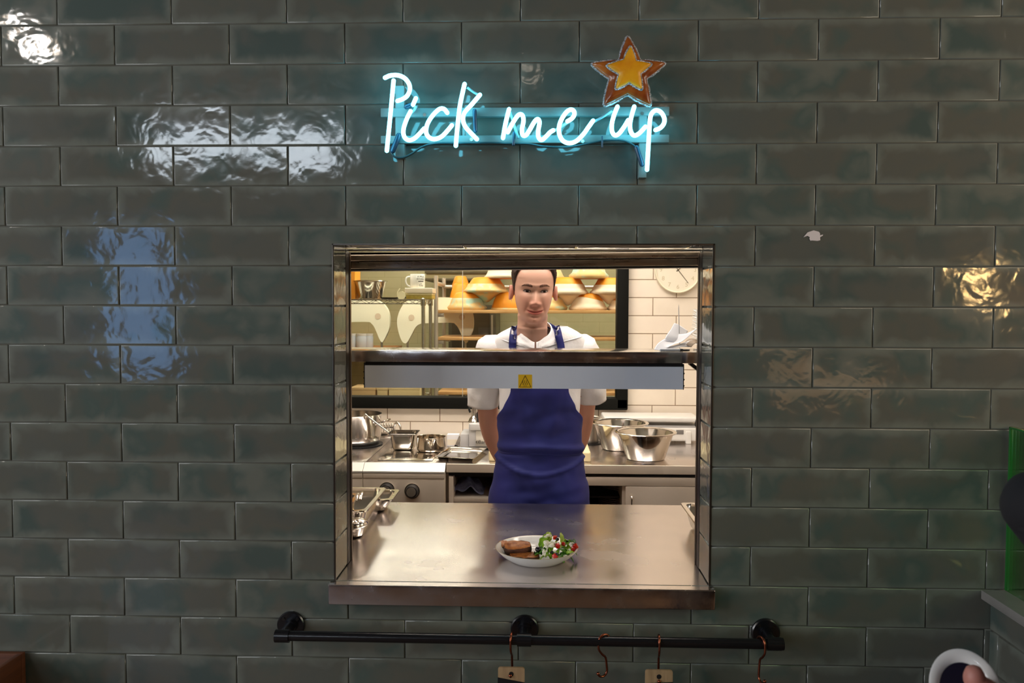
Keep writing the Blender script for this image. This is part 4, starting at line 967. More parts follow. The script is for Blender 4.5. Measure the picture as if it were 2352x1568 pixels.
# lidded tub and mug
tx0, tx1 = at(930, 680, wy+.1).x, at(994, 680, wy+.1).x
tz1 = at(950, 661, wy+.1).z; tz2 = at(950, 673, wy+.1).z
t = thing('food_tub', 'cloudy plastic tub with olive green contents on the wire shelf under the mug', 'tub', ((tx0+tx1)/2, wy+.17, Sz))
mb = MB(); mb.bx(tx0+.006, tx1-.004, wy+.10, wy+.26, Sz+.026, tz2, .006, 3); mb.build('tub_body', mat('cloudy_plastic', lin(230, 214, 160), .35), t)
mb = MB(); mb.bx(tx0+.006, tx1-.004, wy+.0995, wy+.2605, Sz, Sz+.026, .006, 3); mb.build('contents', mat('olive_contents', lin(188, 166, 72), .4, noise=(40, lin(168, 142, 50), .4, .65)), t)
mb = MB(); mb.bx(tx0, tx1, wy+.092, wy+.268, tz2, tz1-.0005, .005, 3); mb.build('tub_lid', mat('tub_lid_plastic', lin(238, 224, 200), .4), t)
mc = Vector((at(959, 645, wy+.17).x, wy+.17, tz1)); mr = at(976, 645, wy+.17).x-mc.x; mh = at(959, 629.5, wy+.17).z-tz1
t = thing('coffee_mug', 'white mug printed with small black words on top of the plastic tub', 'mug', mc)
mb = MB(); mb.lathe([(.0001, 0), (mr*.9, 0), (mr, .006), (mr, mh-.002), (mr*.97, mh), (mr*.93, mh-.002), (mr*.92, .01), (.0001, .008)], mc, 40); mg = mb.build('mug_body', CERAMIC, t, ang=50)
mb = MB(); mb.tube(smooth_path([mc+Vector((-mr*.96, -.01, mh*.82)), mc+Vector((-mr*1.42, -.016, mh*.74)), mc+Vector((-mr*1.52, -.018, mh*.46)), mc+Vector((-mr*1.3, -.016, mh*.2)), mc+Vector((-mr*.93, -.01, mh*.12))], 6), .0055, 10); mb.build('handle', CERAMIC, t)
mb = MB()
for k, (txt, zz, s_) in enumerate((('A MUG', .80, .017), ('WORKS', .63, .017), ('A', .30, .012), ('Cup', .19, .018))):
    me = text_mesh(txt, s_, .0002)
    for v in me.vertices:
        a = -PI/2+.66+v.co.x/mr; v.co = Vector((mc.x+(mr+.0004)*math.cos(a), mc.y+(mr+.0004)*math.sin(a), mc.z+mh*zz+v.co.y))
    o = link_mesh('lettering', me, INK, mg, smooth=False); o.matrix_parent_inverse = I4
P = [[(mc.x+(mr+.0005)*math.cos(a), mc.y+(mr+.0005)*math.sin(a), mc.z+mh*z) for a in [-PI/2+.25+.09*j for j in range(10)]] for z in (.44, .50)]
mb.surf(P); o = mb.build('printed_bar', INK, mg); o.matrix_parent_inverse = I4
# round white lid leaning on tub
c = Vector((at(921, 678, wy+.08).x, wy+.085, at(921, 678, wy+.08).z)); r_ = .026
t = thing('round_tin', 'small round cream tin standing on edge in front of the plastic tub', 'tin', c)
mb = MB(); mb.cyl(c, c+Vector((0, .02, 0)), r_, 32); mb.bevel_all(.003, 2); mb.build('tin_body', mat('cream_tin', lin(246, 236, 196), .4), t)
mb = MB(); mb.tube(smooth_path([c+Vector((-r_*.98, .004, .004)), c+Vector((-r_*.9, .002, .022)), c+Vector((-r_*.3, 0, .045))], 5), [.003]*10+[.0008], 8); mb.build('ring_pull', mat('cream_wire', lin(244, 234, 200), .4), t)
# dark flat thing by the bucket
c = at(895, 685, wy+.2); c.z = Sz; t = thing('flat_pan', 'dark flat pan handle lying behind the bucket on the wire shelf', 'pan', c)
mb = MB(); mb.lathe([(.0001, 0), (.05, 0), (.062, .012), (.058, .012), (.0001, .004)], c, 28); mb.build('pan_body', STEEL_DARK, t, ang=50)
mb = MB(); mb.rod([c+Vector((.055, -.01, .01)), c+Vector((.15, -.02, .012))], .006); mb.build('handle', BLACK, t)

# arch shaped cream panels (one closer to the hatch side, one behind the trolley)
CREAM = mat('cream_moulded_plastic', lin(255, 250, 228), .35)
ay = 3.62
def arch(label, dx, right_only=False):
    pts = [(912, 735), (916, 718), (924, 702), (934, 692), (955, 688), (1000, 683), (1040, 684), (1066, 694), (1080, 708), (1086, 722), (1088, 740), (1086, 758), (1080, 772), (1075, 782), (1070, 788), (1064, 780), (1058, 765), (1052, 752), (1046, 745), (1036, 741), (980, 742), (964, 744), (954, 752), (947, 765), (940, 778), (934, 787), (928, 787.5), (922, 781), (917, 768), (913, 752)]
    A = [at(x+dx, y-(2 if dx else 0), ay) for x, y in pts]
    c = sum(A, Vector())/len(A)
    t = thing('arch_panel', label, 'panel', (c.x, ay, 0), 'cream arch panels in the room behind')
    A2 = smooth_path(A, 4, closed=True)
    mb = MB(); mb.prism([(p.x, p.z) for p in A2][::-1], .05, lambda a, b, cc: (a, ay+cc, b)); mb.bevel_all(.008, 3, .9); mb.build('panel_body', CREAM, t, ang=40)
    for (x, y) in ((945, 729), (1061, 728)):
        q = at(x+dx, y-(2 if dx else 0), ay); mb = MB(); mb.cyl((q.x, ay-.0015, q.z), (q.x, ay+.002, q.z), .0215, 28); mb.build('round_badge', mat('beige_badge', lin(228, 208, 184), .5), t)
    zb = min(p.z for p in A)
    for x in (935, 1068):
        q = at(x+dx, 785, ay); mb = MB(); mb.cyl((q.x, ay+.03, 0), (q.x, ay+.03, zb+.05), .008, 10); mb.build('support_leg', STEEL_SOFT, t)
    return t
arch('cream arch-shaped panel with two pointed legs standing behind the trolley uprights', 0)
arch('cream arch-shaped panel whose one pointed leg shows under the bucket, partly behind the hatch frame', -193)
# trolley
ty = 3.35; TR = mat('trolley_tube', (.62, .55, .48, 1), .38, .7)
ux = at(1001.5, 720, ty).x; uz = at(1001, 651, ty).z
tw = at(1438, 700, ty).x-ux+.08; td = .46
t = thing('rack_trolley', 'tubular steel rack trolley carrying wooden boards of proofing baskets', 'trolley', (ux+tw/2, ty+td/2, 0))
def upright(x):
    mb = MB(); mb.tube(smooth_path([(x, ty, 0), (x, ty, .5), (x, ty, uz-.05), (x, ty+.012, uz-.012), (x, ty+.05, uz), (x, ty+td-.05, uz), (x, ty+td-.012, uz-.012), (x, ty+td, uz-.05), (x, ty+td, .5), (x, ty+td, 0)], 6), .0145, 12); mb.build('end_frame', TR, t)
upright(ux); upright(ux+tw)
zc = at(1040, 655, ty+.03).z
for y in (ty+td-.03, ty+.05):
    mb = MB(); mb.cyl((ux, y, zc+.0), (ux+tw, y, zc+.0), .0135, 12)
    if y > ty+.1: mb.build('top_rail', TR, t)
    else: mb.bm.free()
bz = [at(1200, 718, ty+.05).z, at(1100, 780, ty+.02).z, at(1100, 905, ty+.02).z]
for z in bz:
    for y in (ty+.03, ty+td-.03):
        mb = MB(); mb.bx(ux, ux+.05, y-.01, y+.01, z-.03, z-.004, .002); mb.bx(ux+tw-.05, ux+tw, y-.01, y+.01, z-.03, z-.004, .002); mb.build('ledge', TR, t)
labels = ['wooden board on the trolley holding the stacked proofing baskets', 'empty wooden board one level below the baskets on the trolley', 'lowest wooden board on the trolley, glimpsed under the heat lamp']
for z, lb in zip(bz, labels):
    b = thing('proofing_board', lb, 'board', (ux+tw/2, ty+td/2, z), 'wooden boards on the trolley')
    mb = MB(); mb.bx(ux+.012, ux+tw-.018, ty+.01, ty+td-.01, z-.004, z+.018, .003); mb.build('board_body', WOOD, b)
# baskets
ORG = mat('orange_basket', lin(236, 150, 34), .5, bump=(90, .5, .002), stretch=(1, 1, 6))
CLOTHW = mat('white_linen', lin(240, 222, 200), .75, noise=(9, lin(226, 204, 180), .45, .7))
PLASTW = mat('mottled_liner', lin(226, 190, 130), .55, noise=(14, lin(176, 206, 190), .48, .62))
def basket(c, R, h, top, m, seed, label, grp='upturned proofing baskets on the trolley', wave=.0, sag=False):
    rg = random.Random(seed); t = thing('proofing_basket', label, 'basket', c, grp)
    mb = MB(); z0 = h*top
    mb.lathe([(R*.90, .001), (R*.93, h*.1), (R*.80, h*.5), (R*.62, h*.88), (R*.54, h*.97), (R*.40, h), (.0001, h)], c, 36); mb.build('basket_shell', ORG, t, ang=60)
    n = 48; P = []
    prof = [(R*.84, .0), (R*.98, h*.04), (R*1.02, h*.16), (R*.97, h*.32), (R*.90, h*.45), (R*.82, h*.58), (R*.745, h*.70), (R*.73, h*.71)]
    mx = max(z for _, z in prof)
    for r, z in prof:
        row = []
        for k in range(n):
            a = 2*PI*k/n; zz = z*(top/.71)*(1+wave*math.sin(a+seed)*(z/mx))
            w = 1+.012*math.sin(9*a+seed)+.008*math.sin(17*a+2*seed)
            rr_ = (r if z > 0 else r)*w
            lim = interp(zz/h, [(0, .95*R), (.1, .955*R), (.5, .825*R), (.88, .645*R), (1, .45*R)])
            row.append(c+Vector((max(rr_ if z < h*.3 else 0, lim)*1.0*math.cos(a), max(rr_ if z < h*.3 else 0, lim)*math.sin(a), zz)))
        P.append(row)
    mb = MB(); mb.surf(P, cu=True); mb.build('linen_cover', m, t, ang=180)
    if sag:
        mb = MB(); mb.lathe([(.0001, -h*.66), (R*.12, -h*.62), (R*.34, -h*.36), (R*.62, -h*.12), (R*.86, .006), (.0001, .006)], c, 32); mb.build('linen_sag', m, t, ang=180)
    return t
def bk(px0, px1, pyt, pyb, Y, top, m, seed, label, wave=.0):
    c = at((px0+px1)/2, pyb, Y); R = (at(px1, pyb, Y).x-at(px0, pyb, Y).x)/2/1.02; h = at((px0+px1)/2, pyt, Y).z-c.z
    return basket(c, R, h, top, m, seed, label, wave=wave)
by = ty+.16; base = bz[0]+.0185
def onb(px0, px1, pyt, top, m, seed, label, wave=0, lift=0., Y=None, sag=False):
    Y = by if Y is None else Y; R = (at(px1, 700, Y).x-at(px0, 700, Y).x)/2/1.02; x = at((px0+px1)/2, 700, Y).x
    h = at(1200, pyt, Y).z-base-lift
    return basket(Vector((x, Y, base+lift)), R, h, top, m, seed, label, wave=wave, sag=sag)
r1 = onb(1027, 1118, 671, .66, PLASTW, 1, 'orange proofing basket in mottled liner at the board end beside the trolley upright')
onb(1125, 1207, 671, .12, PLASTW, 2, 'bare orange proofing basket on the board at the chef\'s shoulder, mostly hidden by the head')
onb(1212, 1304, 671, .70, PLASTW, 3, 'proofing basket in mottled liner on the board, peeking out past the chef\'s ear')
onb(1306, 1396, 673, .58, CLOTHW, 4, 'orange proofing basket with white linen pushed down, lowest row next to the window frame', wave=.35)
onb(1394, 1480, 673, .58, CLOTHW, 8, 'white linen proofing basket cut off by the black window frame, on the board')
lift = at(1120, 672, by).z-base
def row2(px0, px1, pyb, pyt, top, m, seed, label, Y=None, wave=0):
    Y = by if Y is None else Y; l = at(1200, pyb, Y).z-base
    return onb(px0, px1, pyt, top, m, seed, label, wave, l, Y, sag=(pyb > 665 and Y == by))
row2(1064, 1168, 672, 637, .56, PLASTW, 5, 'orange proofing basket in mottled liner stacked on the end pair, beside the chef\'s ear')
row2(1256, 1352, 676, 637, .60, CLOTHW, 6, 'orange proofing basket with white linen stacked in the second row behind the chef\'s other ear')
row2(1354, 1446, 675, 638, .56, CLOTHW, 7, 'orange proofing basket with white linen stacked second row against the black window frame')
row2(1112, 1208, 640, 602, .50, CLOTHW, 9, 'topmost proofing basket with white linen stacked above the chef\'s shoulder side')
row2(1306, 1398, 640, 602, .86, PLASTW, 10, 'topmost proofing basket in mottled liner stacked by the window frame')
row2(1028, 1092, 700, 650, .05, PLASTW, 11, 'deep orange bare proofing basket leaning at the back by the trolley upright', Y=by+.20)
row2(1036, 1080, 660, 634, .05, PLASTW, 12, 'small pale orange basket top showing above the trolley rail', Y=by+.24)
row2(1252, 1296, 640, 618, .9, PLASTW, 13, 'grey-green lined basket just visible beside the chef\'s hair', Y=by+.2)
# items on the wall counter: oven cabinet, hood, shelf, jars
ob = thing('oven', 'dark glass-fronted oven behind the trolley in the back room', 'oven', (at(1100, 750, 4.5).x, 4.6, 0))
x0, x1 = at(1030, 750, 4.4).x, at(1139, 750, 4.4).x; zo0, zo1 = .9, at(1100, 700, 4.4).z
mb = MB(); mb.bx(x0, x1, 4.4, 5.1, 0.0, zo1, .006); mb.build('oven_body', mat('oven_dark', lin(76, 68, 50), .35, .3), ob)
mb = MB(); mb.bx(x0+.03, x1-.05, 4.385, 4.4, 1.1, zo1-.04, .004); mb.build('oven_door', mat('oven_glass', lin(60, 50, 36), .08), ob)
mb = MB(); mb.cyl((x1-.03, 4.36, 1.15), (x1-.03, 4.36, zo1-.08), .009, 10); mb.build('handle', STEEL_SOFT, ob)
hd = thing('extractor_hood', 'grey steel extractor hood above the trolley in the back room', 'hood', (at(1060, 630, 4.6).x, 4.7, 1.85))
x0, x1 = at(979, 640, 4.5).x, at(1130, 640, 4.5).x; za, zb_ = at(1050, 645, 4.5).z, at(1050, 600, 4.5).z
mb = MB(); mb.bx(x0, x1, 4.5, 5.15, za+.02, zb_, .004); mb.build('hood_body', mat('hood_steel', lin(198, 182, 142), .4, .2), hd)
mb = MB(); mb.bx(x0-.01, x1+.01, 4.48, 5.16, za, za+.022, .003); mb.bx(x0-.01, x1+.01, 4.48, 4.5, at(1050, 628, 4.5).z, at(1050, 622, 4.5).z, .002); mb.build('hood_lip', mat('hood_dark', lin(110, 98, 74), .4, .3), hd)
bt = thing('bakery_table', 'long work table under the tiles in the back room', 'table', (-.6, 4.85, 0))
tz = at(850, 800, 4.6).z
mb = MB(); mb.bx(-2.4, at(893, 800, 4.5).x, 4.5, 5.15, tz-.03, tz, .004); mb.build('table_top', mat('table_wood', lin(214, 150, 96), .5), bt)
for x in (-2.3, at(893, 800, 4.5).x-.06):
    mb = MB(); mb.bx(x-.03, x+.03, 4.55, 4.61, 0, tz-.03, .003); mb.build('leg', STEEL_SOFT, bt)
JAR = mat('bluish_jar', lin(206, 214, 226), .25)
for k, (px, lb) in enumerate(((811, 'small bluish jar at the end of the work table by the hatch frame'), (832, 'wide bluish jar on the work table, second from the hatch frame'), (848, 'pale jar on the work table, farthest from the hatch frame'))):
    c = at(px, 790, 4.7); c.z = tz+.001; r_ = (.025, .05, .035)[k]; h_ = at(px, 766, 4.7).z-tz
    j = thing('glass_jar', lb, 'jar', c, 'jars on the work table')
    mb = MB(); mb.lathe([(r_*.9, 0), (r_, .006), (r_, h_*.75), (r_*.9, h_*.82), (r_*.9, h_*.86)], c, 24); mb.build('jar_body', JAR, j, ang=50)
    mb = MB(); mb.lathe([(r_*.95, h_*.86), (r_*.97, h_*.88), (r_*.97, h_), (.0001, h_)], c, 24); mb.build('jar_lid', CERAMIC, j, ang=50)
# boxes low behind the window sill
for k, (px0, px1, pyt, col, lb) in enumerate(((806, 862, 893, lin(214, 180, 132), 'brown card box low on the wire shelving, by the hatch frame'), (866, 890, 890, lin(226, 200, 150), 'narrow tan box low on the wire shelving between two boxes'), (893, 964, 889, lin(240, 216, 164), 'wide cream box low on the wire shelving beside its post'))):
    x0, x1 = at(px0, 900, wy+.08).x, at(px1, 900, wy+.08).x; z1 = max(at(px0, pyt, wy+.08).z, zl2+.06)
    b = thing('storage_box', lb, 'box', ((x0+x1)/2, wy+.15, zl2), 'boxes low on the wire shelving')
    mb = MB(); mb.bx(x0, x1, wy+.08, wy+.28, zl2+.005, z1, .003); mb.build('box_body', mat('card%d' % k, col, .6), b)
    mb = MB(); mb.bx(x0-.003, x1+.003, wy+.077, wy+.283, z1-.016, z1+.002, .002); mb.build('box_lid', mat('cardlid%d' % k, (col[0]*1.05, col[1]*1.05, col[2]*1.05, 1), .6), b)
# ---------------------------------------------------------------- neon sign "Pick me up"
NY = -.062                                   # depth of the tubes in front of the tiles
NEON = mat('neon_glow', (0, 0, 0, 1), .3, emit=(.13, .74, 1, 1), es=NEON_E)
sg = thing('neon_sign', 'glowing white-blue handwritten neon sign reading Pick me up on a metal rail frame', 'sign', (.02, 0, at(1200, 290, 0).z))
Lp = lambda x, y: at(850+x/4.355, 60+y/4.355, NY)
Rp = lambda x, y: at(1200+x/4.355, 60+y/4.355, NY)
TR_ = .0054
letters = [
 ('P', [[Lp(235, 545), Lp(212, 800), Lp(190, 1020), Lp(168, 1245)], [Lp(150, 516), Lp(205, 494), Lp(280, 492), Lp(345, 520), Lp(388, 575), Lp(398, 635), Lp(372, 695), Lp(325, 730), Lp(274, 748)]]),
 ('i', [[Lp(458, 722), Lp(430, 785)], [Lp(405, 852), Lp(362, 940), Lp(334, 1035), Lp(342, 1105), Lp(385, 1140), Lp(440, 1125), Lp(495, 1075), Lp(540, 1025)]]),
 ('c', [[Lp(772, 866), Lp(738, 828), Lp(690, 832), Lp(625, 895), Lp(575, 975), Lp(560, 1055), Lp(585, 1108), Lp(640, 1130), Lp(710, 1108), Lp(770, 1050), Lp(818, 992)]]),
 ('k', [[Lp(945, 580), Lp(900, 790), Lp(875, 1000), Lp(858, 1195)], [Lp(1098, 688), Lp(1020, 780), Lp(945, 865), Lp(930, 935), Lp(950, 1000), Lp(1000, 1060), Lp(1068, 1130)]]),
 ('m', [[Lp(1390, 832), Lp(1355, 975), Lp(1330, 1118)], [Lp(1378, 1060), Lp(1435, 955), Lp(1485, 888), Lp(1522, 890), Lp(1535, 945), Lp(1520, 1030), Lp(1527, 1088), Lp(1558, 1092), Lp(1592, 1045), Lp(1645, 955), Lp(1678, 930), Lp(1695, 965), Lp(1682, 1045), Lp(1684, 1108), Lp(1716, 1138), Lp(1764, 1100), Lp(1800, 1062), Lp(1832, 1042)]]),
 ('e', [[Rp(450, 952), Rp(496, 922), Rp(520, 880), Rp(510, 845), Rp(480, 836), Rp(440, 860), Rp(392, 930), Rp(366, 1010), Rp(372, 1090), Rp(408, 1148), Rp(470, 1170), Rp(540, 1148), Rp(610, 1080), Rp(660, 1010), Rp(706, 946)]]),
 ('u', [[Rp(950, 806), Rp(918, 885), Rp(895, 975), Rp(896, 1050), Rp(922, 1090), Rp(962, 1078), Rp(1012, 1015), Rp(1058, 940)], [Rp(1118, 806), Rp(1092, 895), Rp(1075, 985), Rp(1086, 1060), Rp(1120, 1094), Rp(1170, 1070), Rp(1230, 1006)]]),
 ('p', [[Rp(1246, 1435), Rp(1262, 1150), Rp(1276, 935), Rp(1297, 868), Rp(1338, 842), Rp(1386, 862), Rp(1419, 920), Rp(1414, 975), Rp(1378, 1018), Rp(1332, 1038)]]),
]
for ch, strokes in letters:
    mb = MB()
    for s in strokes:
        s = [p.copy() for p in s]
        mb.rod(smooth_path(s, 5) if len(s) > 2 else s, TR_, 12)
    o = mb.build('neon_letter', NEON, sg, ang=180); o['label'] = 'glowing letter %s' % ch
# clear link tubes and tube supports
LINK = mat('unlit_neon_glass', (.30, .52, .58, 1), .15, spec=.6)
for a, b in ((Lp(968, 600), Lp(1090, 680)), (Lp(1400, 850), Lp(1480, 1110)), (Rp(720, 945), Rp(900, 835)), (Lp(455, 790), Lp(410, 850)), (Rp(310, 1040), Rp(450, 955))):
    a.y += .012; b.y += .012; mb = MB(); mb.tube([a, a.lerp(b, .5)+Vector((0, .006, 0)), b], .0034, 8); mb.build('link_tube', LINK, sg, ang=180)
RAIL = mat('painted_sign_rail', (.15, .19, .18, 1), .5)
fr = -.034
rx0, rx1 = at(850+105/4.355, 250, fr).x, at(1200+1470/4.355, 250, fr).x
for (y0, y1) in ((812, 900), (1090, 1168)):
    za, zb_ = at(1200, 60+y1/4.355, fr).z, at(1200, 60+y0/4.355, fr).z
    mb = MB(); mb.bx(rx0, rx1, fr, fr+.018, za, zb_, .0015); mb.build('rail', RAIL, sg)
def plate(x0, x1, y0, y1, off):
    a, b = at(off+x0/4.355, 60+y1/4.355, fr), at(off+x1/4.355, 60+y0/4.355, fr)
    mb = MB(); mb.bx(a.x, b.x, fr+.004, -.0005, a.z, b.z, .0015); mb.build('upright_plate', RAIL, sg)
plate(250, 338, 590, 1310, 850); plate(1166, 1250, 815, 1512, 1200)
for p in (Lp(530, 862), Rp(1212, 850), Lp(1003, 1112), Rp(610, 1130)):
    mb = MB(); q = Vector((p.x, fr-.001, p.z)); mb.cyl(q+Vector((0, .002, 0)), q+Vector((0, -.0012, 0)), .0042, 14); mb.build('rail_screw', STEEL_SOFT, sg)
mb = MB()
CBL = mat('teal_black_cable', (.02, .06, .07, 1), .4)
cp = [Lp(190, 1235), Lp(230, 1290), Lp(310, 1300), Lp(400, 1262), Lp(500, 1195), Lp(640, 1155), Lp(900, 1152), Lp(1200, 1150), Lp(1430, 1158), Rp(60, 1160), Rp(220, 1186), Rp(450, 1192), Rp(700, 1150), Rp(880, 1122), Rp(1010, 1126), Rp(1100, 1160), Rp(1150, 1200)]
for p in cp: p.y = fr-.006
mb.tube(smooth_path(cp, 5), .0028, 8); mb.build('cable', CBL, sg, ang=180)
BOOT = mat('blue_black_boot', (.015, .05, .09, 1), .3)
for a, b, r in ((Rp(1150, 1200), Rp(1205, 1370), .0062), (Lp(1040, 830), Lp(1048, 1030), .0055), (Lp(275, 1080), Lp(215, 1230), .007), (Lp(350, 790), Lp(430, 760), .006), (Lp(1440, 1050), Lp(1432, 1170), .004), (Rp(803, 1090), Rp(803, 1195), .0022)):
    a.y = b.y = fr-.010; mb = MB(); mb.rod([a, a.lerp(b, .33), a.lerp(b, .5), b], r, 10); mb.build('cable_boot', BOOT, sg, ang=180)
# clear stand-offs
for p in (Lp(225, 640), Lp(176, 1150), Lp(885, 910), Lp(700, 1108), Lp(1360, 950), Rp(370, 1060), Rp(905, 1065), Rp(1262, 1150)):
    mb = MB(); mb.cyl(p+Vector((0, .002, 0)), Vector((p.x, fr, p.z)), .0022, 8); mb.build('tube_support', LINK, sg)
# ---- star
SY = -.06
def star_pts(c, tips, inn, n=5, rnd_=.82):
    P = []
    for k in range(5):
        t, i0, i1 = tips[k], inn[k-1], inn[k]
        for f in (.3, .6): P.append(i0.lerp(t, f)+(i0.lerp(t, f)-c)*.035)
        a, b = i0.lerp(t, .84)+(t-c)*.02, i1.lerp(t, .84)+(t-c)*.02
        P += [a, a.lerp(t, .55).lerp(b, .12), (a+b)*.22+t*.56, b.lerp(t, .55).lerp(a, .12), b]
        for f in (.6, .3): P.append(i1.lerp(t, f)+(i1.lerp(t, f)-c)*.035)
        P.append(i1.copy())
    return P
tips = [Rp(1052, 92), Rp(1440, 368), Rp(1285, 808), Rp(812, 805), Rp(682, 375)]
inn = [Rp(1180, 340), Rp(1240, 530), Rp(1050, 688), Rp(868, 530), Rp(962, 338)]
for p in tips+inn: p.y = SY
cS = sum(inn, Vector())/5
st = thing('star_ornament', 'brown and gold padded star ornament with silver glitter edging above the neon word up', 'star', cS)
def pillow(c, out, h, name, m, base_y):
    mb = MB(); rows = []
    for s, d in ((1.0, 0), (.985, .35), (.93, .66), (.82, .86), (.62, .97), (.35, 1.0), (.02, 1.02)):
        rows.append([Vector((c.x+(p.x-c.x)*s, base_y-h*d, c.z+(p.z-c.z)*s)) for p in out])
    R = mb.surf(rows, cu=True); mb.cap(R[-1])
    R2 = mb.surf([[Vector((p.x, base_y+.012, p.z)) for p in out], rows[0]], cu=True); mb.cap(R2[0], True)
    return mb.build(name, m, st, ang=70)
out = star_pts(cS, tips, inn)
pillow(cS, out, .016, 'brown_star', mat('glossy_caramel_brown', lin(138, 66, 26), .22, noise=(16, lin(190, 112, 44), .45, .7), bump=(24, .5, .004), coat=.4), SY)
t2 = [Rp(1075, 215), Rp(1288, 395), Rp(1190, 655), Rp(925, 650), Rp(833, 412)]; i2 = [Rp(1130, 365), Rp(1172, 495), Rp(1062, 585), Rp(958, 500), Rp(1005, 352)]
for p in t2+i2: p.y = SY
c2 = sum(i2, Vector())/5; out2 = star_pts(c2, t2, i2)
pillow(c2, out2, .012, 'gold_star', mat('gold_fabric', lin(244, 178, 24), .38, noise=(20, lin(228, 146, 14), .4, .7), bump=(40, .4, .003), spec=.6), SY-.014)
GLIT = mat('silver_glitter', (.72, .74, .78, 1), .3, .8, bump=(420, 1., .004), noise=(300, (.30, .30, .32, 1), .5, .56))
for o_, y_, r_, nm in ((out, SY-.001, .0036, 'glitter_edge'), (out2, SY-.016, .0034, 'glitter_edge')):
    mb = MB(); P = smooth_path([Vector((p.x, y_, p.z)) for p in o_], 4, closed=True); rg = random.Random(5)
    mb.tube(P, [r_*rg.uniform(.75, 1.2) for _ in P], 8, closed=True); mb.build(nm, GLIT, st, ang=180)
mb = MB(); mb.cyl((cS.x, SY+.012, cS.z), (cS.x, -.0005, cS.z), .012, 14); mb.build('wall_spacer', STEEL_SOFT, st)

# ---------------------------------------------------------------- pipe rail with hooks
PY = -.075; pa, pb = at(638, 1462.5, PY), at(1797, 1476, PY)
t = thing('pipe_rail', 'black pipe rail fixed to the tiles by three round flanges below the hatch', 'rail', ((pa.x+pb.x)/2, 0, pa.z))
zP = (pa.z+pb.z)/2
pa.z = zP+.0006; pb.z = zP-.0006
PIPE = mat('black_iron_pipe', (.006, .006, .008, 1), .25, .0, spec=.7)
mb = MB(); mb.cyl(pa, pb, .0128, 24); mb.build('pipe', PIPE, t)
for px, py in ((668, 1447), (1205, 1454), (1759, 1461)):
    c = at(px, py, -.006); zc = zP
    mb = MB(); mb.tube([(c.x, 0, zc), (c.x, -.006, zc), (c.x, -.009, zc)], [.037, .037, .034], 36)
    f_ = mb.build('flange', PIPE, t)
    for k in range(4):
        mb = MB(); a = PI/4+k*PI/2; mb.cyl((c.x+.026*math.cos(a), -.008, zc+.026*math.sin(a)), (c.x+.026*math.cos(a), -.0115, zc+.026*math.sin(a)), .0042, 10); o = mb.build('flange_screw', STEEL_DARK, f_); o.matrix_parent_inverse = I4
    mb = MB(); mb.tube([(c.x, -.009, zc), (c.x, -.022, zc), (c.x, -.022, zc), (c.x, PY, zc)], [.018, .018, .0135, .0135], 24); mb.cyl((c.x-.018, PY, zc), (c.x+.018, PY, zc), .0165, 24); mb.build('tee_fitting', PIPE, t)
for x, s in ((pa.x, -1), (pb.x, 1)):
    mb = MB(); mb.tube([(x+s*.002, PY, zP), (x-s*.012, PY, zP)], .0155, 20); mb.bevel_all(.002, 2); mb.build('end_plug', PIPE, t)
hook_lab = ['copper S-hook holding a clipboard, nearest the middle flange', 'copper S-hook with nothing on it, turned sideways in the middle of the rail', 'copper S-hook holding a clipboard between the bare hooks', 'empty copper S-hook at the rail end by the last flange']
def hook(px, yaw, lab, low, side=1):
    "S-hook in its own plane turned by yaw about the upright"
    x = at(px, 1465, PY-.01).x; t = thing('s_hook', lab, 'hook', (x, PY, zP), 'copper hooks on the pipe rail')
    ca, sa = math.cos(yaw), math.sin(yaw); R = .0175
    pl = [(R*math.cos(a), R*math.sin(a)) for a in [D(-20+k*20) for k in range(11)]]       # over the pipe, from behind to front
    pl = [(R*.98*math.cos(D(a)), R*.98*math.sin(D(a))) for a in range(-30, 200, 18)]
    end = pl[-1]
    pl += [(-R*.95, -.018), (-.006, -.033), (.004, -.043)]
    rb = .0135; zc = low+rb
    pl += [(.0075+0*rb, zc+.012), (.0085, zc+.002)]
    pl += [(-.005+rb*math.cos(D(a)), zc+rb*math.sin(D(a))) for a in range(-10, -175, -22)]
    P = [Vector((x+u*sa, PY+u*ca, zP+w)) for u, w in pl]
    P = smooth_path(P, 3)
    mb = MB(); mb.rod(P, .0029, 10); e = P[-1]; mb.build('hook_wire', COPPER, t, ang=180)
    mb = MB(); mb.ball(e, .0046, u=14, v=9); mb.build('ball_end', COPPER, t, ang=180)
    return x, P
lowz = lambda py: at(1200, py, PY).z-zP
hx = [hook(1175, D(8), hook_lab[0], lowz(1553)), hook(1389, D(62), hook_lab[1], lowz(1549)), hook(1515, D(4), hook_lab[2], lowz(1560)), hook(1751, D(-18), hook_lab[3], lowz(1556))]
CLIPW = mat('tan_clipboard_wood', lin(176, 146, 112), .55, noise=(10, lin(150, 122, 92), .4, .7), stretch=(6, 1, 1))
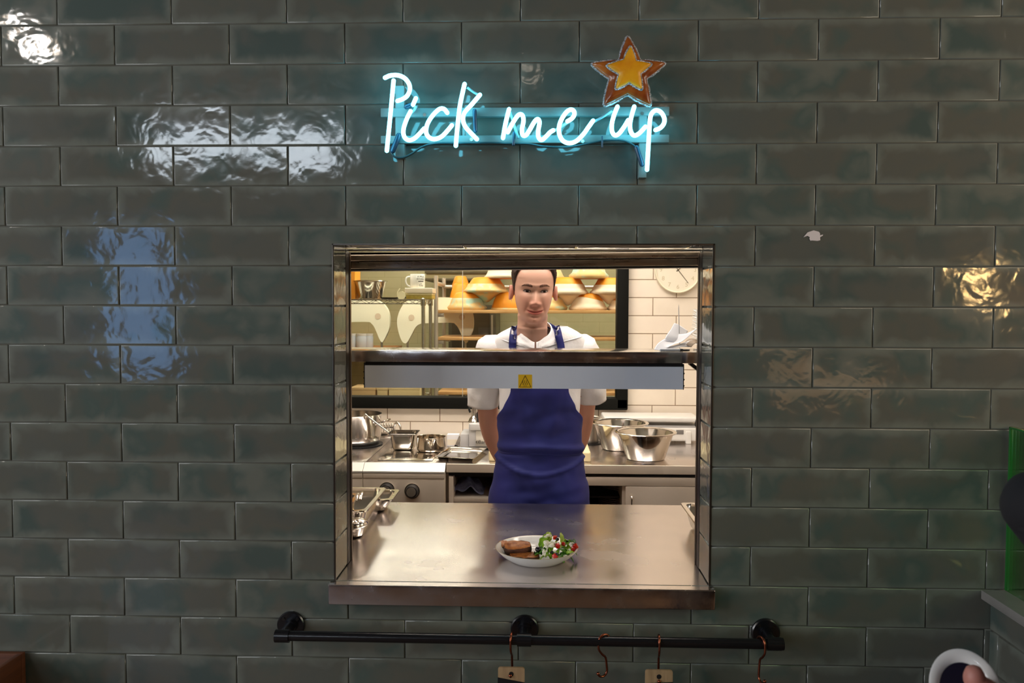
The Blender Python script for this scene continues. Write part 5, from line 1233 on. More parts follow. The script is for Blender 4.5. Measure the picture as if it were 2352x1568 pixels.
for (pxl, pxr, pyt, slant, i, lab) in ((1144, 1205, 1531, .006, 0, 'tan wooden menu board with black lower part on the hook by the middle flange'), (1482, 1545, 1537, -.010, 2, 'tan wooden menu board with black lower part on the hook between the two bare hooks')):
    yb = PY-.018+.004; a, b = at(pxl, pyt, yb), at(pxr, pyt, yb); w = b.x-a.x; h = .27
    c = Vector(((a.x+b.x)/2, yb, a.z)); t = thing('menu_board', lab, 'board', (c.x, yb, c.z-h), 'menu boards on the hooks')
    r = .006; pts = []
    for sx, sz, a0 in ((1, -1, -PI/2), (1, 1, 0), (-1, 1, PI/2), (-1, -1, PI)):
        for k in range(6):
            q = a0+PI/2*k/5; pts.append((sx*(w/2-r)+r*math.cos(q), (0-r if sz > 0 else -h+r)+r*math.sin(q)))
    mb = MB(); mb.prism(pts, .006, lambda u, v, cc: (c.x+u, yb-.003+cc, c.z+v)); mb.build('wood_board', CLIPW, t, ang=30)
    mb = MB(); q = [(-w/2-.0006, -.0285+slant*.5), (-w/2-.0006, -h+.01), (w/2+.0006, -h+.01), (w/2+.0006, -.0285-slant*.5-.006)]
    mb.prism(q, .0012, lambda u, v, cc: (c.x+u, yb-.0044+cc, c.z+v)); mb.build('black_panel', mat('black_card', (.006, .006, .008, 1), .5), t, smooth=False)
    mb = MB(); mb.tube([(c.x, yb-.0036, c.z-.0165), (c.x, yb-.003, c.z-.0165)], [.006, .006], 18); mb.build('hang_hole', BLACK, t)

# ---------------------------------------------------------------- wooden crate at the lower corner
xr = at(55, 1497, -.012).x; zt = at(30, 1497, -.012).z
CR = mat('brown_crate_wood', lin(110, 62, 34), .5, noise=(8, lin(84, 46, 26), .35, .7), stretch=(1, 1, 7))
t = thing('wooden_crate', 'brown open-topped wooden crate standing against the tiled wall in the lower corner', 'crate', (xr-.2, -.2, 0))
for nm, q in (('back_board', (xr-.42, xr, -.022, -.006)), ('side_board', (xr-.014, xr, -.40, -.0225)), ('side_board', (xr-.42, xr-.406, -.40, -.0225)), ('front_board', (xr-.4055, xr-.0145, -.40, -.386))):
    mb = MB(); mb.bx(*q, 0.0, zt, .002); mb.build(nm, CR, t)
mb = MB(); mb.bx(xr-.4055, xr-.0145, -.3855, -.0225, .0, .02); mb.build('bottom_board', CR, t)

# ---------------------------------------------------------------- tiled side counter with stone top, green glass screen
cxs = at(2272, 1450, 0).x; ctz = at(2262, 1353, 0).z
sc_ = thing('side_counter', 'tiled side counter with a grey stone slab top meeting the wall at the right', 'counter', (cxs+.3, -.6, 0))
mb = MB(); bm = mb.bm; rects = []
for r in range(14, 26):
    z1_ = LINE0-r*ROW; z0_ = z1_-ROW
    for c in range(-1, 6):
        A0 = c*TW+(.15 if r % 2 else 0)-.11; a0, a1 = max(A0, .004), min(A0+TW, 1.3); b0, b1 = max(z0_, 0), min(z1_, ctz-.024)
        if a1 > a0 and b1 > b0: rects.append((a0, a1, b0, b1, A0, A0+TW, z0_, z1_))
tiles_into(bm, rects, lambda a, b, c: (cxs-c, -a, b))
n0 = len(bm.faces); mb.bx(cxs+.003, cxs+.62, -1.3, -.0045, 0, ctz-.024); bm.faces.ensure_lookup_table()
for f in bm.faces[n0:]: f.material_index = 1
o = mb.build('tiled_front', [TILE, GROUT], sc_, smooth=False, recalc=False)
mb = MB(); mb.bx(cxs-.026, cxs+.63, -1.32, -.0046, ctz-.0235, ctz, .002); mb.build('stone_top', mat('grey_stone', lin(150, 146, 142), .28, noise=(5, lin(122, 120, 118), .4, .66)), sc_)
gx_ = at(2320, 1180, -.02).x; gz_ = at(2319, 980, -.01).z
gs = thing('glass_screen', 'green-edged glass screen standing on the stone counter top against the wall', 'screen', (gx_, -.5, ctz))
mb = MB(); mb.bx(gx_, gx_+.008, -1.1, -.006, ctz+.001, gz_, .001); mb.build('pane', glass_mat('green_tinted_glass', (.72, .9, .74, 1), .8), gs, smooth=False)
GE = mat('green_glass_edge', lin(40, 110, 50), .15, spec=.7)
mb = MB(); mb.bx(gx_-.0008, gx_+.0088, -1.1, -.0055, gz_-.005, gz_+.0005, .001); mb.bx(gx_-.0008, gx_+.0088, -.0105, -.0055, ctz+.001, gz_, .001); mb.build('polished_edge', GE, gs)
# ---------------------------------------------------------------- dining room lamps (they light and are mirrored by the glaze)
def pendant(x, y, z, e, col, lab, r=.10, grp='dining room pendant lamps'):
    t = thing('pendant_lamp', lab, 'lamp', (x, y, z), grp)
    mb = MB(); P = [[Vector((x+q*math.cos(2*PI*k/28), y+q*math.sin(2*PI*k/28), z+h)) for k in range(28)] for q, h in [(r, 0), (r*.98, r*.3), (r*.7, r*.8), (r*.25, r*1.1), (.012, r*1.3), (.012, r*1.5)]]; mb.surf(P, cu=True); mb.build('shade', mat('brass_shade', (.35, .22, .08, 1), .3, 1.), t, ang=60)
    mb = MB(); mb.cyl((x, y, z+r*1.4), (x, y, 3.5), .004, 6); mb.build('flex', BLACK, t)
    mb = MB(); mb.ball((x, y, z+r*.32), r*.55); mb.build('bulb', mat('warm_bulb', (0, 0, 0, 1), .5, emit=col, es=e), t)
pendant(2.45, -2.4, 1.86, 60, (1, .62, .18, 1), 'brass pendant lamp with a yellow bulb low over the side tables')
pendant(2.75, -2.9, 1.72, 60, (1, .62, .18, 1), 'brass pendant lamp with a yellow bulb lowest by the side wall')
pendant(-2.55, -2.0, 3.0, 90, (1, .95, .9, 1), 'brass pendant lamp with a white bulb high at the window side', .12)
pendant(.0, -2.6, 2.95, 14, (1, .85, .7, 1), 'brass pendant lamp hanging above the middle of the room', .05)
pendant(.75, -2.9, 2.86, 10, (1, .85, .7, 1), 'small brass pendant lamp next to the middle one', .05)
t = thing('lit_display_counter', 'wooden display counter with a warm lit glass front across the dining room', 'counter', (2.0, -4.4, 0))
mb = MB(); mb.bx(1.1, 2.9, -4.7, -4.1, 0, .78, .01); mb.bx(1.13, 2.87, -4.64, -4.6205, .78, 1.28); mb.bx(1.1, 2.9, -4.7, -4.1, 1.28, 1.32, .01); mb.build('counter_body', DW, t)
mb = MB(); mb.bx(1.15, 2.85, -4.62, -4.6, .96, 1.16); mb.build('lit_back', mat('warm_display_light', (0, 0, 0, 1), .5, emit=(1, .55, .25, 1), es=1.6), t)
mb = MB(); mb.bx(1.1, 1.13, -4.7, -4.1, .78, 1.28); mb.bx(2.87, 2.9, -4.7, -4.1, .78, 1.28); mb.build('end_panel', DW, t)
# ================================================================ the chef
FYF = .93                                         # depth of the face plane
KS = (FYF-CAM_P.y)/CAM_F                          # metres per photo pixel there
chin = at(1231, 741, FYF); HC = Vector((at(1223, 741, FYF).x, FYF+.086, chin.z))   # head frame: x across, z up from the chin, front is -y
cH = lambda px: (px-1062)*KS/7.127                # helper: face crop column -> metres
SKIN = mat('skin', lin(228, 168, 140), .5, sss=.12, noise=(34, lin(222, 152, 126), .35, .75), bump=(420, .08, .0006), spec=.4)
def g2(x, z, cx, cz, sx, sz): return math.exp(-((x-cx)/sx)**2/2-((z-cz)/sz)**2/2)
ZT = [-.16, -.11, -.08, -.05, -.018, -.006, .003, .015, .028, .042, .06, .08, .10, .122, .145, .17, .19, .207, .22, .228, .2325]
WT = [.055, .055, .055, .054, .050, .036, .033, .0425, .0505, .0575, .0635, .0685, .0715, .0735, .0765, .0785, .0765, .069, .056, .040, .02]
FT = [.03, .03, .03, .03, .032, .046, .0775, .0840, .0845, .0858, .087, .088, .089, .0895, .0925, .0915, .086, .076, .060, .042, .02]
BT = [.04, .04, .04, .04, .04, .04, .045, .05, .055, .062, .072, .084, .092, .097, .099, .097, .092, .082, .066, .048, .022]
tW, tF, tB = list(zip(ZT, WT)), list(zip(ZT, FT)), list(zip(ZT, BT))
def sm(x, tab):
    "smooth monotone-ish interpolation (Catmull on the table)"
    n = len(tab)
    if x <= tab[0][0]: return tab[0][1]
    for i in range(n-1):
        if x <= tab[i+1][0]:
            (a, p1), (b, p2) = tab[i], tab[i+1]; p0 = tab[max(i-1, 0)][1]; p3 = tab[min(i+2, n-1)][1]; t = (x-a)/(b-a)
            return .5*(2*p1+(p2-p0)*t+(2*p0-5*p1+4*p2-p3)*t*t+(3*p1-p0-3*p2+p3)*t**3)
    return tab[-1][1]
MOUTH = lambda x: .0432+.0068*min(1.3, abs(x-.0015)/.029)**2.0
def face_d(x, z):
    "how far the face stands forward of the smooth head"
    X = x-.0015; a = abs(X); d = 0.
    nose = sm(z, [(.060, 0), (.0655, .0015), (.069, .009), (.074, .0175), (.080, .0205), (.088, .017), (.10, .0115), (.113, .006), (.124, .0025), (.136, .002), (.15, 0)])
    wn = sm(z, [(.06, .010), (.072, .0085), (.082, .0074), (.10, .0060), (.124, .0062), (.15, .009)])
    d += nose*math.exp(-(X/wn)**2/2*1.15)
    d += .0075*g2(a, z, .0128, .0745, .0046, .0050)
    d -= .0035*g2(a, z, .0075, .0675, .0042, .0026)
    d -= .0075*g2(a, z, .031, .1235, .0150, .0088)
    d -= .004*g2(a, z, .0135, .122, .006, .010)
    d += .0034*g2(a, z, .027, .1425, .020, .0058)
    d += .0045*g2(a, z, .045, .099, .015, .013)+.0035*g2(a, z, .038, .077, .013, .012)
    d -= .0022*g2(a, z, .0285+(.07-z)*.28, .061, .0032, .014)
    if .015 < z < .07:
        zc = MOUTH(x); tp = max(0., 1-(a/.0315)**2); s = math.sqrt(tp)
        d += s*(.0026*math.exp(-((z-zc-.0050)/.0042)**2)+.0038*math.exp(-((z-zc+.0068)/.0050)**2)-.0036*math.exp(-((z-zc)/.00165)**2))
        d -= .002*g2(a, z, .035, .0500, .004, .005)
        d -= .0012*g2(X, z, 0, .060, .0035, .005)
    d -= .0036*g2(X, z, 0, .0262, .014, .0045)
    d += .0065*g2(X, z, 0, .0105, .0115, .0085)
    d -= .003*g2(a, z, .062, .15, .012, .022)
    return d
NK = 128
def head_ring(z):
    w, f, b = sm(z, tW), sm(z, tF), sm(z, tB); row = []
    yc = interp(z, [(-.16, .045), (-.05, .022), (.0, .012), (.06, .002), (.1, 0)])
    nf = interp(z, [(-.03, 1.), (.025, 1.), (.075, .0)])
    for k in range(NK):
        th = 2*PI*k/NK; c, s = math.cos(th), math.sin(th)       # th=0 front
        e = 2.25 if c > 0 else 2.05
        r = ((abs(c)/(f if c > 0 else b))**e+(abs(s)/w)**e)**(-1/e)
        if nf > 0:                                                # neck column
            wn = .0545*nf+1e-4; n_ = .0575*nf
            cy_ = .012 if z > 0 else 0
            rn = n_*(1+.12*c*c*(c < 0)) - .018*max(0, c)*nf*(1 if z > -.02 else .4)
            k_ = .018; h = max(k_-abs(r-rn), 0)/k_; r = max(r, rn)+h*h*k_*.25
        x, y = r*s, -r*c
        if c > 0 and -.01 < z < .17:
            m = min(1, max(0, (c-.12)/.25)); m = m*m*(3-2*m); y -= face_d(x, z)*m
        row.append(Vector((x, y+yc*(1 if z < .08 else 0)*min(1, max(0, (.08-z)/.12)), z)))
    return row
HT = Matrix.Translation(HC) @ Euler((D(3), D(1.2), D(5)), 'XYZ').to_matrix().to_4x4()
zs = []
z = -.13
while z < .2325:
    zs.append(z); z += .0016 if .0 < z < .16 else .004
zs.append(.2325)
body = MB(); bm = body.bm
rings = [[HT @ p for p in head_ring(z)] for z in zs]
# neck and trunk continue the same surface
CX = at(1240, 900, 1.06).x; CYT = 1.075
TZ = [(at(1240, 735, 1.06).z, .066, .058, 1.06), (at(1240, 752, 1.06).z, .10, .066, 1.065), (at(1240, 768, 1.06).z, .145, .08, 1.07), (at(1240, 790, 1.06).z, .165, .09, 1.072), (1.40, .152, .098, CYT), (1.30, .142, .098, CYT), (1.2, .135, .095, CYT), (1.08, .130, .092, CYT), (.95, .15, .10, CYT), (.84, .155, .105, CYT), (.80, .12, .09, CYT)]
def tr_ring(z, w, d, yc, n=NK, e=2.3):
    row = []
    for k in range(n):
        th = 2*PI*k/n; c, s = math.cos(th), math.sin(th); r = ((abs(c)/d)**e+(abs(s)/w)**e)**(-1/e)
        row.append(Vector((CX+r*s, yc-r*c, z)))
    return row
top = rings[0]; zt0 = top[0].z
low = [tr_ring(*q) for q in TZ if q[0] < min(p.z for p in top)-.012]
allr = low[::-1]+rings
R = body.surf(allr, cu=True); body.cap(R[0], True); body.cap(R[-1])
bmesh.ops.recalc_face_normals(bm, faces=bm.faces)
me = bpy.data.meshes.new('head_trunk'); bm.to_mesh(me); bm.free()
trunk = bpy.data.objects.new('head_trunk', me); COL.objects.link(trunk)
# arms with hands clasped behind the back, legs: skinned chains
def limb(path, radii, name):
    mb = MB(); mb.rod(smooth_path(path, 6), .01); mb.bm.free()
    P = smooth_path(path, 6); n = len(P); rs = [interp(i/(n-1)*(len(radii)-1), list(enumerate(radii))) for i in range(n)]
    mb = MB(); a = (P[0]-P[1]).normalized(); b = (P[-1]-P[-2]).normalized()
    P = [P[0]+a*rs[0]*.7]+P+[P[-1]+b*rs[-1]*.55, P[-1]+b*rs[-1]*.8]; rs = [rs[0]*.55]+rs+[rs[-1]*.75, rs[-1]*.35]
    mb.tube(P, rs, 24); bmesh.ops.recalc_face_normals(mb.bm, faces=mb.bm.faces)
    me = bpy.data.meshes.new(name); mb.bm.to_mesh(me); mb.bm.free(); o = bpy.data.objects.new(name, me); COL.objects.link(o); return o
AL = [at(1132, 800, 1.09), at(1119, 870, 1.115), at(1120, 935, 1.135), at(1127, 990, 1.165), at(1150, 1040, 1.215), at(1178, 1086, 1.255), at(1206, 1112, 1.27)]
AR = [at(1336, 800, 1.09), at(1346, 870, 1.13), at(1343, 940, 1.175), at(1334, 1000, 1.225), at(1309, 1050, 1.262), at(1279, 1092, 1.285), at(1258, 1110, 1.288)]
parts_ = [limb(AL, [.05, .047, .042, .038, .0375, .030, .025], 'arm'), limb(AR, [.05, .047, .041, .037, .036, .029, .025], 'arm')]
def hand_parts(w, d, nrm, side):
    "palm and five fingers from wrist w along d, palm normal nrm"
    d = d.normalized(); nrm = (nrm-d*nrm.dot(d)).normalized(); s = d.cross(nrm)*side; out = []
    out.append(limb([w-d*.01, w+d*.03, w+d*.075], [.025, .030, .029], 'palm'))
    for k, (off, L_, r) in enumerate(((-.030, .066, .0085), (-.011, .078, .009), (.009, .074, .009), (.027, .058, .008))):
        b = w+d*.072+s*off*.9
        out.append(limb([b-d*.015, b+d*L_*.35+nrm*.006, b+d*L_*.66+nrm*.022, b+d*L_*.72+nrm*.044], [r*1.1, r, r*.92, r*.8], 'finger'))
    b = w+d*.025-s*.024
    out.append(limb([b, b-s*.018+d*.024+nrm*.01, b-s*.022+d*.05+nrm*.022], [.012, .0105, .009], 'thumb'))
    return out
parts_ += hand_parts(AL[-1], (AR[-1]-AL[-1]+Vector((0, .0, -.03))), Vector((0, 1, .2)), 1)
parts_ += hand_parts(AR[-1], (AL[-1]-AR[-1]+Vector((0, .06, -.05))), Vector((0, 1, -.1)), -1)
for s in (-1, 1):
    x = CX+s*.085
    parts_.append(limb([Vector((x*1, CYT, .88)), Vector((x, CYT, .66)), Vector((x+s*.005, CYT-.005, .48)), Vector((x+s*.01, CYT+.012, .26)), Vector((x+s*.012, CYT+.01, .085))], [.085, .074, .054, .05, .036], 'leg'))
    parts_.append(limb([Vector((x+s*.012, CYT+.03, .05)), Vector((x+s*.016, CYT-.06, .042)), Vector((x+s*.022, CYT-.14, .032))], [.036, .036, .026], 'foot'))
# ears
def ear(s):
    mb = MB(); P = []
    n, k = 22, 10
    for i in range(k+1):
        rr_ = i/k; row = []
        for j in range(n):
            a = 2*PI*j/n; ex = .0165*(1+.10*math.sin(a)); ez = .031
            y = ex*rr_*math.cos(a); zz = ez*rr_*math.sin(a)*(1 if math.sin(a) > 0 else .92)
            h = .013*math.exp(-((rr_-.88)/.17)**2)-.006*math.exp(-(rr_/.5)**2)+.002
            row.append(Vector((s*(h+.35*(y+.0165)*.8), y, zz)))
        P.append(row)
    Q = [[Vector((p.x-s*.007, p.y*.9, p.z*.94)) for p in row] for row in P]
    mb.surf(P[1:], cu=True); R1 = mb.surf([P[-1], Q[-1]], cu=True)
    mb.surf([Q[-1], [q.lerp(Q[-1][0]*0+Vector((-s*.004, 0, 0)), .7) for q in Q[-1]]], cu=True)
    bmesh.ops.remove_doubles(mb.bm, verts=mb.bm.verts, dist=1e-6)
    for b_ in [e for e in [None]]: pass
    bmesh.ops.holes_fill(mb.bm, edges=[e for e in mb.bm.edges if e.is_boundary], sides=60)
    bmesh.ops.recalc_face_normals(mb.bm, faces=mb.bm.faces)
    M = HT @ Matrix.Translation((s*.0745, .004, .112)) @ Euler((D(-8), 0, s*D(12))).to_matrix().to_4x4()
    mb.xf(M); me = bpy.data.meshes.new('ear'); mb.bm.to_mesh(me); mb.bm.free(); o = bpy.data.objects.new('ear', me); COL.objects.link(o); return o
parts_ += [ear(-1), ear(1)]
def union_all(base, others):
    "weld the pieces into one continuous surface"
    me = base.data; bpy.data.objects.remove(base)
    for o in others:
        a_ = bpy.data.objects.new('weld', me); COL.objects.link(a_)
        md = a_.modifiers.new('u', 'BOOLEAN'); md.operation = 'UNION'; md.object = o; md.solver = 'EXACT'
        bpy.context.view_layer.update()
        n_ = bpy.data.meshes.new_from_object(a_.evaluated_get(bpy.context.evaluated_depsgraph_get()))
        if len(n_.vertices) < len(me.vertices)*.8:                 # welding failed: keep the piece, joined as it lies
            b_ = bmesh.new(); b_.from_mesh(me); b_.from_mesh(o.data); n_ = bpy.data.meshes.new('weld'); b_.to_mesh(n_); b_.free(); print('join only', o.name)
        bpy.data.objects.remove(a_); bpy.data.objects.remove(o); me = n_
    return me
bme = union_all(trunk, parts_); bme.name = 'body'; bme.materials.clear()
chef = thing('person', 'person in white chef shirt and blue apron behind the serving counter, arms folded back', 'person', (CX, CYT, 0))
# skin: lips and cheek colour live on the face itself
def skin_face():
    M = mat('face_skin', lin(240, 184, 156), .44, sss=.05, bump=(380, .06, .0006), spec=.45)
    nt = M.node_tree; N = nt.nodes; L = nt.links; b = N['Principled BSDF']
    at_ = N.new('ShaderNodeAttribute'); at_.attribute_name = 'lip'; a2 = N.new('ShaderNodeAttribute'); a2.attribute_name = 'blush'
    m1 = N.new('ShaderNodeMix'); m1.data_type = 'RGBA'; m1.inputs[6].default_value = lin(222, 174, 152); m1.inputs[7].default_value = lin(206, 132, 112); L.new(a2.outputs['Fac'], m1.inputs[0])
    m2 = N.new('ShaderNodeMix'); m2.data_type = 'RGBA'; L.new(m1.outputs[2], m2.inputs[6]); m2.inputs[7].default_value = lin(206, 112, 100); L.new(at_.outputs['Fac'], m2.inputs[0])
    L.new(m2.outputs[2], b.inputs['Base Color']); return M
HI = HT.inverted()
lip = bme.attributes.new('lip', 'FLOAT', 'POINT'); blush = bme.attributes.new('blush', 'FLOAT', 'POINT')
lv, bv = [0.]*len(bme.vertices), [0.]*len(bme.vertices)
for i, v in enumerate(bme.vertices):
    p = HI @ v.co
    if -.13 < p.z < .26 and abs(p.x) < .11 and abs(p.y) < .13:
        if p.y < -.05 and .02 < p.z < .07:
            X = p.x-.0015; tp = 1-(abs(X)/.0305)**2
            if tp > 0:
                zc = MOUTH(p.x); up_ = .0072*tp**.55*(1-.12*math.exp(-(X/.004)**2)); dn = .0108*tp**.6
                q = (p.z-zc)/up_ if p.z > zc else (zc-p.z)/dn
                lv[i] = max(0., min(1., (1.08-q)/.28))
        bl = .5*g2(abs(p.x), p.z, .03, .055, .020, .016)+.4*g2(p.x, p.z, 0, .078, .016, .012)+.25*g2(p.x, p.z, 0, .058, .018, .008)+.35*g2(abs(p.x), p.z, .045, .09, .016, .014)+.35*g2(p.x, p.z, 0, .012, .03, .012)
        if abs(p.x) > .074 and .08 < p.z < .15: bl = .75
        bv[i] = min(1, bl) if p.y < .03 else 0.
    else: bv[i] = .38
lip.data.foreach_set('value', lv); blush.data.foreach_set('value', bv)
bodyo = link_mesh('body', bme, skin_face(), chef, ang=180)
bvh = BVHTree.FromPolygons([v.co.copy() for v in bme.vertices], [tuple(p.vertices) for p in bme.polygons])
fdir = (HT.to_3x3() @ Vector((0, 1, 0))).normalized()
def onface(x, z, off=.0006):
    o = HT @ Vector((x, -.3, z)); h = bvh.ray_cast(o, fdir, 1.)
    return (h[0] if h[0] else HT @ Vector((x, -.09, z)))-fdir*off
# eyes
IRIS = bpy.data.materials.new('eye'); IRIS.use_nodes = True
def eye_mat(c):
    M = bpy.data.materials.new('eye'); M.use_nodes = True; nt = M.node_tree; N = nt.nodes; L = nt.links; b = N['Principled BSDF']
    tc = N.new('ShaderNodeNewGeometry'); vm = N.new('ShaderNodeVectorMath'); vm.operation = 'DISTANCE'; vm.inputs[1].default_value = c; L.new(tc.outputs['Position'], vm.inputs[0])
    cr = N.new('ShaderNodeValToRGB'); mr = N.new('ShaderNodeMapRange'); mr.inputs[2].default_value = .012; L.new(vm.outputs['Value'], mr.inputs[0]); L.new(mr.outputs[0], cr.inputs[0])
    e = cr.color_ramp.elements; e[0].position = 0; e[0].color = (.004, .003, .003, 1); e[1].position = .54; e[1].color = (.46, .38, .35, 1)
    q = e.new(.22); q.color = (.004, .003, .003, 1); q = e.new(.27); q.color = (.035, .014, .007, 1); q = e.new(.47); q.color = (.018, .008, .005, 1)
    L.new(cr.outputs[0], b.inputs['Base Color']); b.inputs['Roughness'].default_value = .08; return M
HAIR = mat('dark_brown_hair', lin(66, 46, 36), .6, noise=(200, lin(40, 28, 22), .4, .65), bump=(300, .6, .002), stretch=(1, 1, .35))
BROW = mat('brow_hair', lin(92, 62, 48), .7, noise=(300, lin(150, 104, 82), .45, .7), bump=(400, .5, .001), stretch=(1, 1, .4))
LASH = mat('lash_line', lin(48, 28, 22), .6)
for s in (-1, 1):
    ex, ez = .0015+s*.0325, .1215
    W_, HU, HD = .0150, .0046, .0034
    n = 20; up_pts, dn_pts = [], []
    for k in range(n+1):
        u = -1+2*k/n; tilt = .0012*s*u
        up_pts.append((ex+u*W_, ez+tilt+HU*(1-abs(u)**2.2)-.0005)); dn_pts.append((ex+u*W_, ez+tilt-HD*(1-abs(u)**2.4)-.0005))
    mid = onface(ex, ez, .0)
    mb = MB(); rows = []
    for k in range(9):
        f = k/8; row = []
        for (ux, uz), (dx, dz) in zip(up_pts, dn_pts):
            x = ux; z_ = uz+(dz-uz)*f; u = (x-ex)/W_
            row.append(onface(x, z_, .0006+.0022*max(0, 1-u*u)*(math.sin(PI*f)**.5 if 0 < f < 1 else 0)))
        rows.append(row)
    mb.surf(rows); ic = onface(ex+.0008, ez+.0004, .0028)
    o = mb.build('eye', eye_mat(ic), chef, ang=180)
    mb = MB(); P = [onface(x, z_+.0003, .0013) for x, z_ in up_pts]; mb.tube(P, [.0004+.0010*math.sin(PI*min(1, (k+3)/(n+4)))**.7 for k in range(n+1)], 8); 
    P = [onface(x, z_+.0036+.0010*(1-abs((x-ex)/W_)), .0002) for x, z_ in up_pts[2:]]; 
    mb.tube(P, [.0006]*len(P), 6)
    o2 = mb.build('eyelid_line', LASH, chef, ang=180)
    mb = MB(); P = [onface(x, z_-.0002, .0006) for x, z_ in dn_pts[3:-1]]; mb.tube(P, .0005, 6); mb.build('lower_lash', mat('lower_lid', lin(150, 86, 70), .6), chef, ang=180)
    # eyebrow
    br = [(.0135, .1405, .0040), (.022, .1432, .0052), (.032, .1452, .0048), (.043, .1448, .0036), (.053, .1410, .0012)]
    mb = MB(); rows = []
    for k in range(25):
        f = k/24; x = sm(f, [(i/4, q[0]) for i, q in enumerate(br)]); z_ = sm(f, [(i/4, q[1]) for i, q in enumerate(br)]); h = max(.0006, sm(f, [(i/4, q[2]) for i, q in enumerate(br)]))
        jit = .0005*math.sin(k*2.7+s)
        rows.append([onface(.0015+s*x, z_-h+jit, .0001), onface(.0015+s*x, z_-h*.4, .0013), onface(.0015+s*x, z_+h*.4, .0013), onface(.0015+s*x, z_+h+jit, .0001)])
    mb.surf(rows); mb.build('eyebrow', BROW, chef, ang=180)
# mouth line
mb = MB(); P = [onface(.0015+x*.001, MOUTH(.0015+x*.001)+.0002, .0001) for x in range(-29, 30, 2)]
mb.tube(P, [.0002+.0010*math.sin(PI*(k+.5)/len(P))**.5 for k in range(len(P))], 6); mb.build('mouth_line', mat('mouth_shadow', lin(112, 40, 36), .6), chef, ang=180)
# small earring
e0 = HT @ Vector((-.0845, -.004, .0865)); mb = MB(); mb.tube([e0+Vector((.0, .004*math.cos(a), .005*math.sin(a)-.003)) for a in [k*PI/6 for k in range(12)]], .0008, 6, closed=True); mb.build('earring', STEEL_BRIGHT, chef, ang=180)
# hair cap
def hairline(th):     # th 0 front .. pi back
    a = abs((th+PI) % (2*PI)-PI)
    return interp(a, [(0, .214), (.5, .214), (.80, .204), (.98, .176), (1.12, .150), (1.28, .135), (1.45, .118), (1.62, .124), (1.9, .10), (2.3, .05), (PI, .03)])
cache = {}
def hring(z):
    z = round(z, 3)
    if z not in cache: cache[z] = head_ring(z)
    return cache[z]
def hair_cap(M_, who):
    mb = MB(); rows = []
    nz_ = 26
    for i in range(nz_+1):
        row = []
        for k in range(NK):
            th = 2*PI*k/NK; h0 = hairline(th); z_ = h0+(.232-h0)*(i/nz_)
            row.append((k, th, z_))
        rows.append(row)
    P = []
    for i, row in enumerate(rows):
        q = []
        for (k, th, z_) in row:
            p = hring(z_)[k]; t_ = interp(z_, [(.03, .0015), (.12, .0025), (.16, .005), (.20, .010), (.23, .014)])
            if i == 0: t_ = .0002
            d = Vector((p.x, p.y, 0)); L_ = max(d.length, 1e-5); j = 1+.25*math.sin(k*1.7+i*.9)*(.4 if i < 3 else 1)
            q.append(M_ @ Vector((p.x*(1+t_*j/L_), p.y*(1+t_*j/L_), z_+.022*max(0, (z_-.19)/.04)**1.5+(.001*math.sin(k*2.3) if i == 0 else 0))))
        P.append(q)
    R = mb.surf(P, cu=True); mb.cap(R[-1]); return mb.build('hair', HAIR, who, ang=180)
hair_cap(HT, chef)

# ---------------------------------------------------------------- clothes
SHIRT = mat('white_chef_cotton', (.90, .88, .89, 1), .75, bump=(26, .35, .010), noise=(12, (.86, .84, .86, 1), .4, .7))
def Zp(py): return at(1240, py, 1.06).z
ST = [(Zp(733), .060, .056, 1.052, 0), (Zp(738), .072, .062, 1.055, 0), (Zp(746), .096, .072, 1.06, 0), (Zp(755), .126, .082, 1.065, 0), (Zp(764), .154, .092, 1.068, 0), (Zp(775), .176, .100, 1.07, 0), (Zp(790), .184, .106, 1.073, 0), (Zp(815), .182, .114, CYT, 0), (Zp(850), .174, .118, CYT, 0), (Zp(892), .162, .117, CYT, 0), (Zp(930), .158, .114, CYT, 0), (Zp(965), .154, .110, CYT, 0), (Zp(1005), .148, .106, CYT, 0), (Zp(1040), .148, .107, CYT, 0), (Zp(1085), .160, .115, CYT, 0), (Zp(1160), .172, .125, CYT, 0), (.80, .174, .128, CYT, 0)]
ST = ST[::-1]
sW = [(q[0], q[1]) for q in ST]; sD = [(q[0], q[2]) for q in ST]; sY = [(q[0], q[3]) for q in ST]
def torso(z, th, off=0., e=2.35):
    w, d, yc = sm(z, sW)+off, sm(z, sD)+off, sm(z, sY); c, s = math.cos(th), math.sin(th)
    r = ((abs(c)/d)**e+(abs(s)/w)**e)**(-1/e); return Vector((CX+r*s, yc-r*c, z))
from mathutils import noise as MN
def fold(x, y, z, s): return MN.noise(Vector((x*13+s, y*8, z*5)))*.6+MN.noise(Vector((x*26+z*10, s+y*10, z*13)))*.3
def wr(x, z, k=0.):
    return .0034*math.sin(34*x+19*z+k)*math.sin(23*z-11*x+k*2)+.0014*math.sin(70*x-45*z+k)
mb = MB(); rows = []; z0, z1 = .80, Zp(749)
nz_ = 150
for i in range(nz_+1):
    f = i/nz_; z_ = z0+(z1-z0)*(1-(1-f)**1.6)
    row = []
    for k in range(192):
        th = 2*PI*k/192; p = torso(z_, th); w_ = wr(p.x, z_, 1.)*(1 if z_ < Zp(760) else .4)
        # soft creases running from the shoulder to the neck
        row.append(p+Vector((math.sin(th), -math.cos(th), 0))*(w_*.5+.005*fold(p.x, p.y, z_, 3.)*(1 if z_ < Zp(752) else .3)))
    rows.append(row)
mb.surf(rows, cu=True)
COLc = Vector((at(1230, 752, 1.).x, FYF+.113, 0)); zc_ = at(1230, 752, 1.0).z
kill = []
